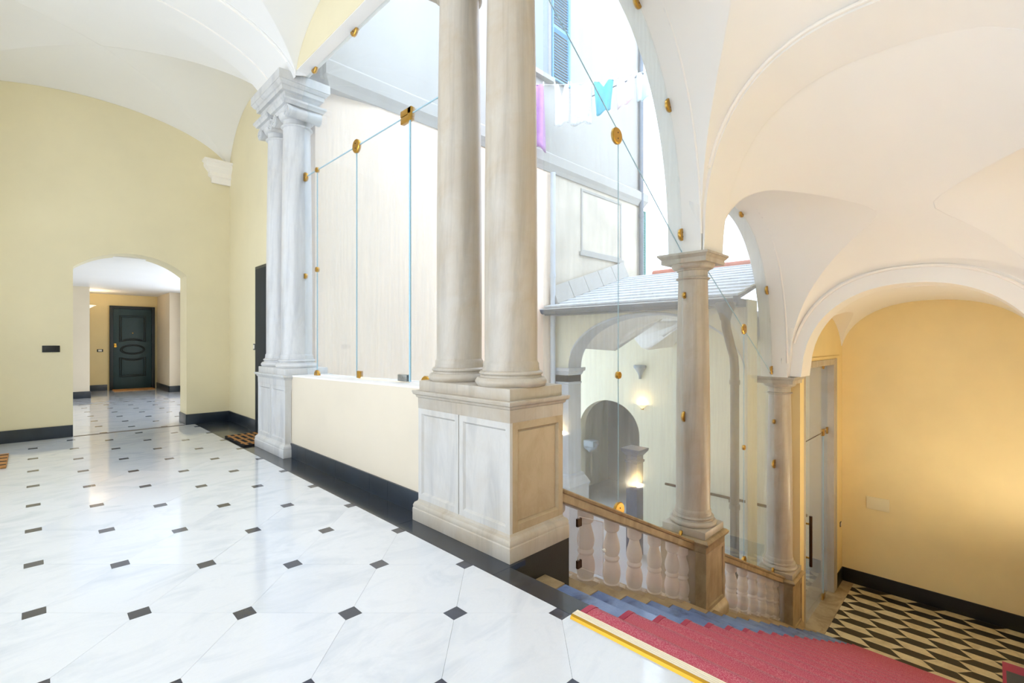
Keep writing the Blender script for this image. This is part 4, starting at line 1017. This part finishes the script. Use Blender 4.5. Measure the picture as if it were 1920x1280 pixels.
# roof
zr0, zr1, yr0, yr1 = 1.83, 2.58, 6.28, 8.75
rf = thing('portico_roof', (-3.9, 7.5, 1.8), 'pale slate roof of the courtyard portico with red ridge tiles', 'roof')
MB().add([(XCW, yr0, zr0 - 0.05), (-2.25, yr0, zr0 - 0.05), (-2.25, yr1, zr1 - 0.05), (XCW, yr1, zr1 - 0.05), (XCW, yr0, zr0 - 0.01), (-2.25, yr0, zr0 - 0.01), (-2.25, yr1, zr1 - 0.01), (XCW, yr1, zr1 - 0.01)],
         [(3, 2, 1, 0), (4, 5, 6, 7), (0, 1, 5, 4), (1, 2, 6, 5), (2, 3, 7, 6), (3, 0, 4, 7)]).build('deck', 'gutter', rf)
NC = 11; sl = (zr1 - zr0) / (yr1 - yr0)
for k in range(NC):
    a, b = lerp(yr0 - 0.02, yr1, k / NC), lerp(yr0 - 0.02, yr1, (k + 1) / NC) + 0.06
    za, zb = zr0 + sl * (a - yr0) + 0.022, zr0 + sl * (b - yr0) + 0.006
    n = 9; off = (k % 2) * 0.18
    for i in range(n + 1):
        xa, xb = max(XCW + 0.02, XCW + 0.02 + i * 0.362 - off), min(-2.255, XCW + 0.02 + (i + 1) * 0.362 - off - 0.006)
        if xb - xa < 0.03: continue
        MB().add([(xa, a, za - 0.018), (xb, a, za - 0.018), (xb, b, zb - 0.018), (xa, b, zb - 0.018), (xa, a, za + 0.012), (xb, a, za + 0.012), (xb, b, zb), (xa, b, zb)],
                 [(3, 2, 1, 0), (4, 5, 6, 7), (0, 1, 5, 4), (1, 2, 6, 5), (2, 3, 7, 6), (3, 0, 4, 7)]).build('slate', 'roof', rf)
for k in range(7):
    xa = -4.75 + k * 0.36
    m = MB(); m.tube([(xa, yr1, zr1 - 0.02), (xa + 0.40, yr1, zr1 - 0.02 + 0.012)], [0.10, 0.088], 16); m.build('ridge_tile', 'red_tile', rf, smooth=True)
for k in range(5):
    ya = 6.45 + k * 0.46; zc = zr0 + sl * (ya + 0.23 - yr0)
    MB().obox((XCW + 0.10, ya + 0.23, zc + 0.16 + 0.0), (0.012, 0, 0.02), (0, 0.225, 0.225 * sl), (-0.07, 0, 0.15)).build('flashing_slab', 'stucco', rf)
# gutter
gt = thing('roof_gutter', (-3.9, 6.2, 1.75), 'grey zinc gutter along the portico eaves', 'gutter')
sec = [(6.24 - 0.075 * math.cos(math.pi * i / 10), 1.80 - 0.085 * math.sin(math.pi * i / 10)) for i in range(11)]
sec = sec + [(6.24 + 0.068 * math.cos(math.pi * i / 10), 1.80 - 0.076 * math.sin(math.pi * i / 10)) for i in range(11)]
MB().prism(sec, lambda p, q, h: (h, p, q), XCW + 0.01, -2.28).build('trough', 'gutter', gt)
MB().tube([(XCW + 0.01, 6.165, 1.80), (-2.28, 6.165, 1.80)], 0.010, 8).build('bead', 'roof', gt)
for xx in (-5.15, -3.95, -2.9):
    MB().tube([(xx, 6.30, 1.81), (xx, 6.24, 1.70), (xx, 6.17, 1.72), (xx, 6.155, 1.79)], 0.007, 6).build('bracket', 'gutter', gt, smooth=True)
MB().box(XCW, -2.26, 6.30, 6.575, 1.70, 1.80).build('soffit_board', 'gutter', gt)
def pipe(label, pts, r, mat, collars):
    t = thing('drain_pipe', pts[-1], label, 'drainpipe')
    MB().tube(pts, r, 14).build('pipe', mat, t, smooth=True, angle=60)
    for c in collars: MB().tube([(c[0], c[1], c[2] - 0.03), (c[0], c[1], c[2] + 0.03)], r * 1.2, 14).build('collar', mat, t, smooth=True)
    return t
p = pipe('dark drainpipe with a hopper bend at the end of the portico gutter', [(-2.40, 6.24, 1.72), (-2.40, 6.24, 1.55), (-2.40, 6.27, 1.42), (-2.385, 6.36, 1.22), (-2.37, 6.44, 1.05), (-2.37, 6.47, 0.9), (-2.37, 6.47, 0.4), (-2.37, 6.47, ZC)], 0.055, 'pipe', [(-2.37, 6.47, 0.72), (-2.37, 6.47, -0.9)])
MB().lathe([(0.06, 0), (0.08, 0.08), (0.11, 0.14), (0.12, 0.22), (0.11, 0.23)], (-2.40, 6.24, 1.52), 16).build('hopper', 'pipe', p, smooth=True)
pipe('pale drainpipe beside the portico on the peach wall', [(XCW + 0.07, 6.44, 4.2), (XCW + 0.07, 6.44, -3.0)], 0.045, 'grey_stone', [(XCW + 0.07, 6.44, 2.4), (XCW + 0.07, 6.44, 0.4)])
pipe('grey drainpipe at the far corner of the courtyard wall', [(XCW + 0.06, 9.45, 8.0), (XCW + 0.06, 9.45, 2.3)], 0.05, 'gutter', [(XCW + 0.06, 9.45, 4.0)])
# portico furniture
t = thing('stone_pillar', (-5.04, 8.5, ZC), 'dark blue slate pillar with a moulded cap inside the portico', 'pillar')
MB().loft(-5.16, -4.92, 8.38, 8.62, [(ZC, 0.0), (-1.10, 0.0)]).build('shaft', 'slate_blue', t)
MB().loft(-5.16, -4.92, 8.38, 8.62, [(-1.16, 0.0), (-1.14, 0.02), (-1.10, 0.02), (-1.09, 0.0), (-1.02, 0.0), (-0.98, 0.03), (-0.94, 0.06), (-0.92, 0.075), (-0.87, 0.08)]).build('cap', 'slate_blue', t)
t = thing('wall_corbel', (-5.88, 10.2, 0.5), 'grey carved corbel between the vault arches of the portico', 'corbel')
MB().lathe([(0.0, 0.0), (0.035, 0.01), (0.03, 0.06), (0.04, 0.10), (0.07, 0.16), (0.12, 0.24), (0.15, 0.27), (0.15, 0.33), (0.0, 0.34)], (-5.88, 10.16, 0.36), 14).build('body', 'shade_plaster', t, smooth=True, angle=40)
bowl_lamp((-5.84, 10.2, -0.24), (0, -1, 0), 'lit bowl wall lamp on the pale portico wall', 'lamp_glass', 6, (1.0, 0.72, 0.36), 0.13)
t = thing('carved_bracket', (-7.5, 10.3, -1.5), 'grey carved stone bracket in the shadowy portico passage', 'bracket')
MB().obox((-7.45, 10.40, -1.42), (0.16, 0, 0), (0, 0.14, 0), (0, 0, 0.08)).build('shelf', 'shade_plaster', t, bevel=0.03)
MB().tube([(-7.62, 10.4, -1.50), (-7.48, 10.4, -1.56), (-7.36, 10.4, -1.50), (-7.26, 10.4, -1.40)], [0.09, 0.10, 0.08, 0.04], 12).build('scroll', 'shade_plaster', t, smooth=True)
t = thing('hand_rail', (-3.0, 9.6, -2.2), 'dark handrail along the pale wall inside the portico', 'handrail')
MB().tube([(-5.2, 10.08, -1.95), (-2.4, 10.08, -1.95)], 0.028, 10).build('rail', 'dark_metal', t, smooth=True)
for xx in (-4.9, -3.8, -2.7): MB().tube([(xx, 10.08, -1.95), (xx, 10.08, -2.03), (xx, 10.2, -2.05)], 0.012, 8).build('bracket', 'dark_metal', t)

# washing on a line
def PD(u, v, d): s = (u - 960) / 900 * d; return Vector(((s - d) / R2, (s + d) / R2, 1.25 - (v - 640) / 900 * d))
DL = 7.85
La, Lb = PD(990, 158, DL), PD(1230, 128, DL)
ln = thing('washing_line', tuple(La), 'thin white washing line strung across the courtyard corner', 'washing line')
pts = [La.lerp(Lb, i / 20) - Vector((0, 0, 0.10 * math.sin(math.pi * i / 20))) for i in range(21)]
hook = La + (La - Lb).normalized() * ((La.x - XCW + 0.004) * R2)
MB().tube([hook] + pts, 0.005, 6).build('line', 'cord', ln)
MB().tube([(XCW - 0.01, Lb.y, Lb.z), (Lb.x, Lb.y, Lb.z)], 0.010, 8).build('arm', 'gutter', ln)
def line_at(u):
    f = (u - 990) / 240.0; return La.lerp(Lb, f) - Vector((0, 0, 0.10 * math.sin(math.pi * f)))
def laundry(name, u0, u1, drop0, drop1, mat, label, cat, neck=0.0, taper=0.0, seed=0):
    a, b = line_at(u0), line_at(u1); rnd = random.Random(seed)
    t = thing(name, tuple(a), label, cat, 'washing on the line')
    nx, nz = 16, 12; vs = []; ph = rnd.uniform(0, 6)
    nrm = Vector((1, -1, 0)).normalized()
    for j in range(nz + 1):
        for i in range(nx + 1):
            s, q = i / nx, j / nz
            top = a.lerp(b, s) - Vector((0, 0, neck * max(0, 1 - abs(2 * s - 1) * 2.2)))
            mid = (a + b) / 2
            p = top.copy(); sh = taper * q * (0.5 - s); p += (b - a) * sh
            zb_ = a.lerp(b, s).z - lerp(drop0, drop1, s); p.z = lerp(top.z, zb_, q)
            p += nrm * (0.045 * math.sin(s * 9 + ph + q * 1.5) * (0.25 + q))
            vs.append(p)
    fs = []
    for j in range(nz):
        for i in range(nx): k = j * (nx + 1) + i; fs.append((k, k + 1, k + nx + 2, k + nx + 1))
    o = MB().add(vs, fs).build('fabric', mat, t, smooth=True, angle=180)
    sm = o.modifiers.new('thickness', 'SOLIDIFY'); sm.thickness = 0.006
    for p in (a, b):
        MB().obox(p + Vector((0, 0, 0.01)), (0.008, 0, 0), (0, 0.008, 0), (0, 0, 0.035)).build('peg', 'white_plastic', t)
laundry('hanging_cloth', 998, 1019, 0.95, 1.10, 'cloth_magenta', 'long magenta and violet cloth hanging on the washing line', 'cloth', 0, -0.5, 1)
laundry('hanging_vest', 1040, 1066, 0.70, 0.62, 'cloth_white', 'white sleeveless vest hanging on the washing line', 'vest', 0.22, 0.0, 2)
laundry('hanging_blouse', 1070, 1110, 0.68, 0.66, 'cloth_print', 'speckled white blouse hanging on the washing line', 'blouse', 0.05, 0.0, 3)
laundry('hanging_shirt', 1113, 1151, 0.55, 0.48, 'cloth_teal', 'teal shirt hanging on the washing line', 'shirt', 0.10, 0.3, 4)
laundry('hanging_shirt', 1156, 1190, 0.50, 0.42, 'cloth_pink', 'pale pink shirt hanging on the washing line', 'shirt', 0.14, 0.2, 5)
laundry('hanging_shirt', 1194, 1216, 0.48, 0.45, 'cloth_pale', 'pale aqua shirt hanging at the end of the washing line', 'shirt', 0.06, 0.1, 6)

# ================================================================ UNSEEN WALL LAMPS (added as fill; the lower ones also warm the back wall)
for (c, n, pw_, lab, col) in (((-3.0, YL, 2.3), (0, 1, 0), 24, 'added bowl fill lamp on the cream wall opposite the parapet', (1.0, 0.94, 0.84)),
                              ((XSR, 3.4, 1.6), (-1, 0, 0), 20, 'added bowl fill lamp on the ochre wall beside the upper steps', (1.0, 0.92, 0.80)),
                              ((XSR, 5.9, -0.2), (-1, 0, 0), 44, 'unseen bowl fill lamp on the ochre wall beside the lower steps', (1.0, 0.90, 0.76)),
                              ((XSR, 8.2, -1.5), (-1, 0, 0), 75, 'unseen bowl fill lamp on the ochre wall at the foot of the stairs', (1.0, 0.88, 0.70))):
    bowl_lamp(c, n, lab, 'lamp_white', pw_, col)

for o in list(bpy.data.objects):
    if '_o' in o: del o['_o']
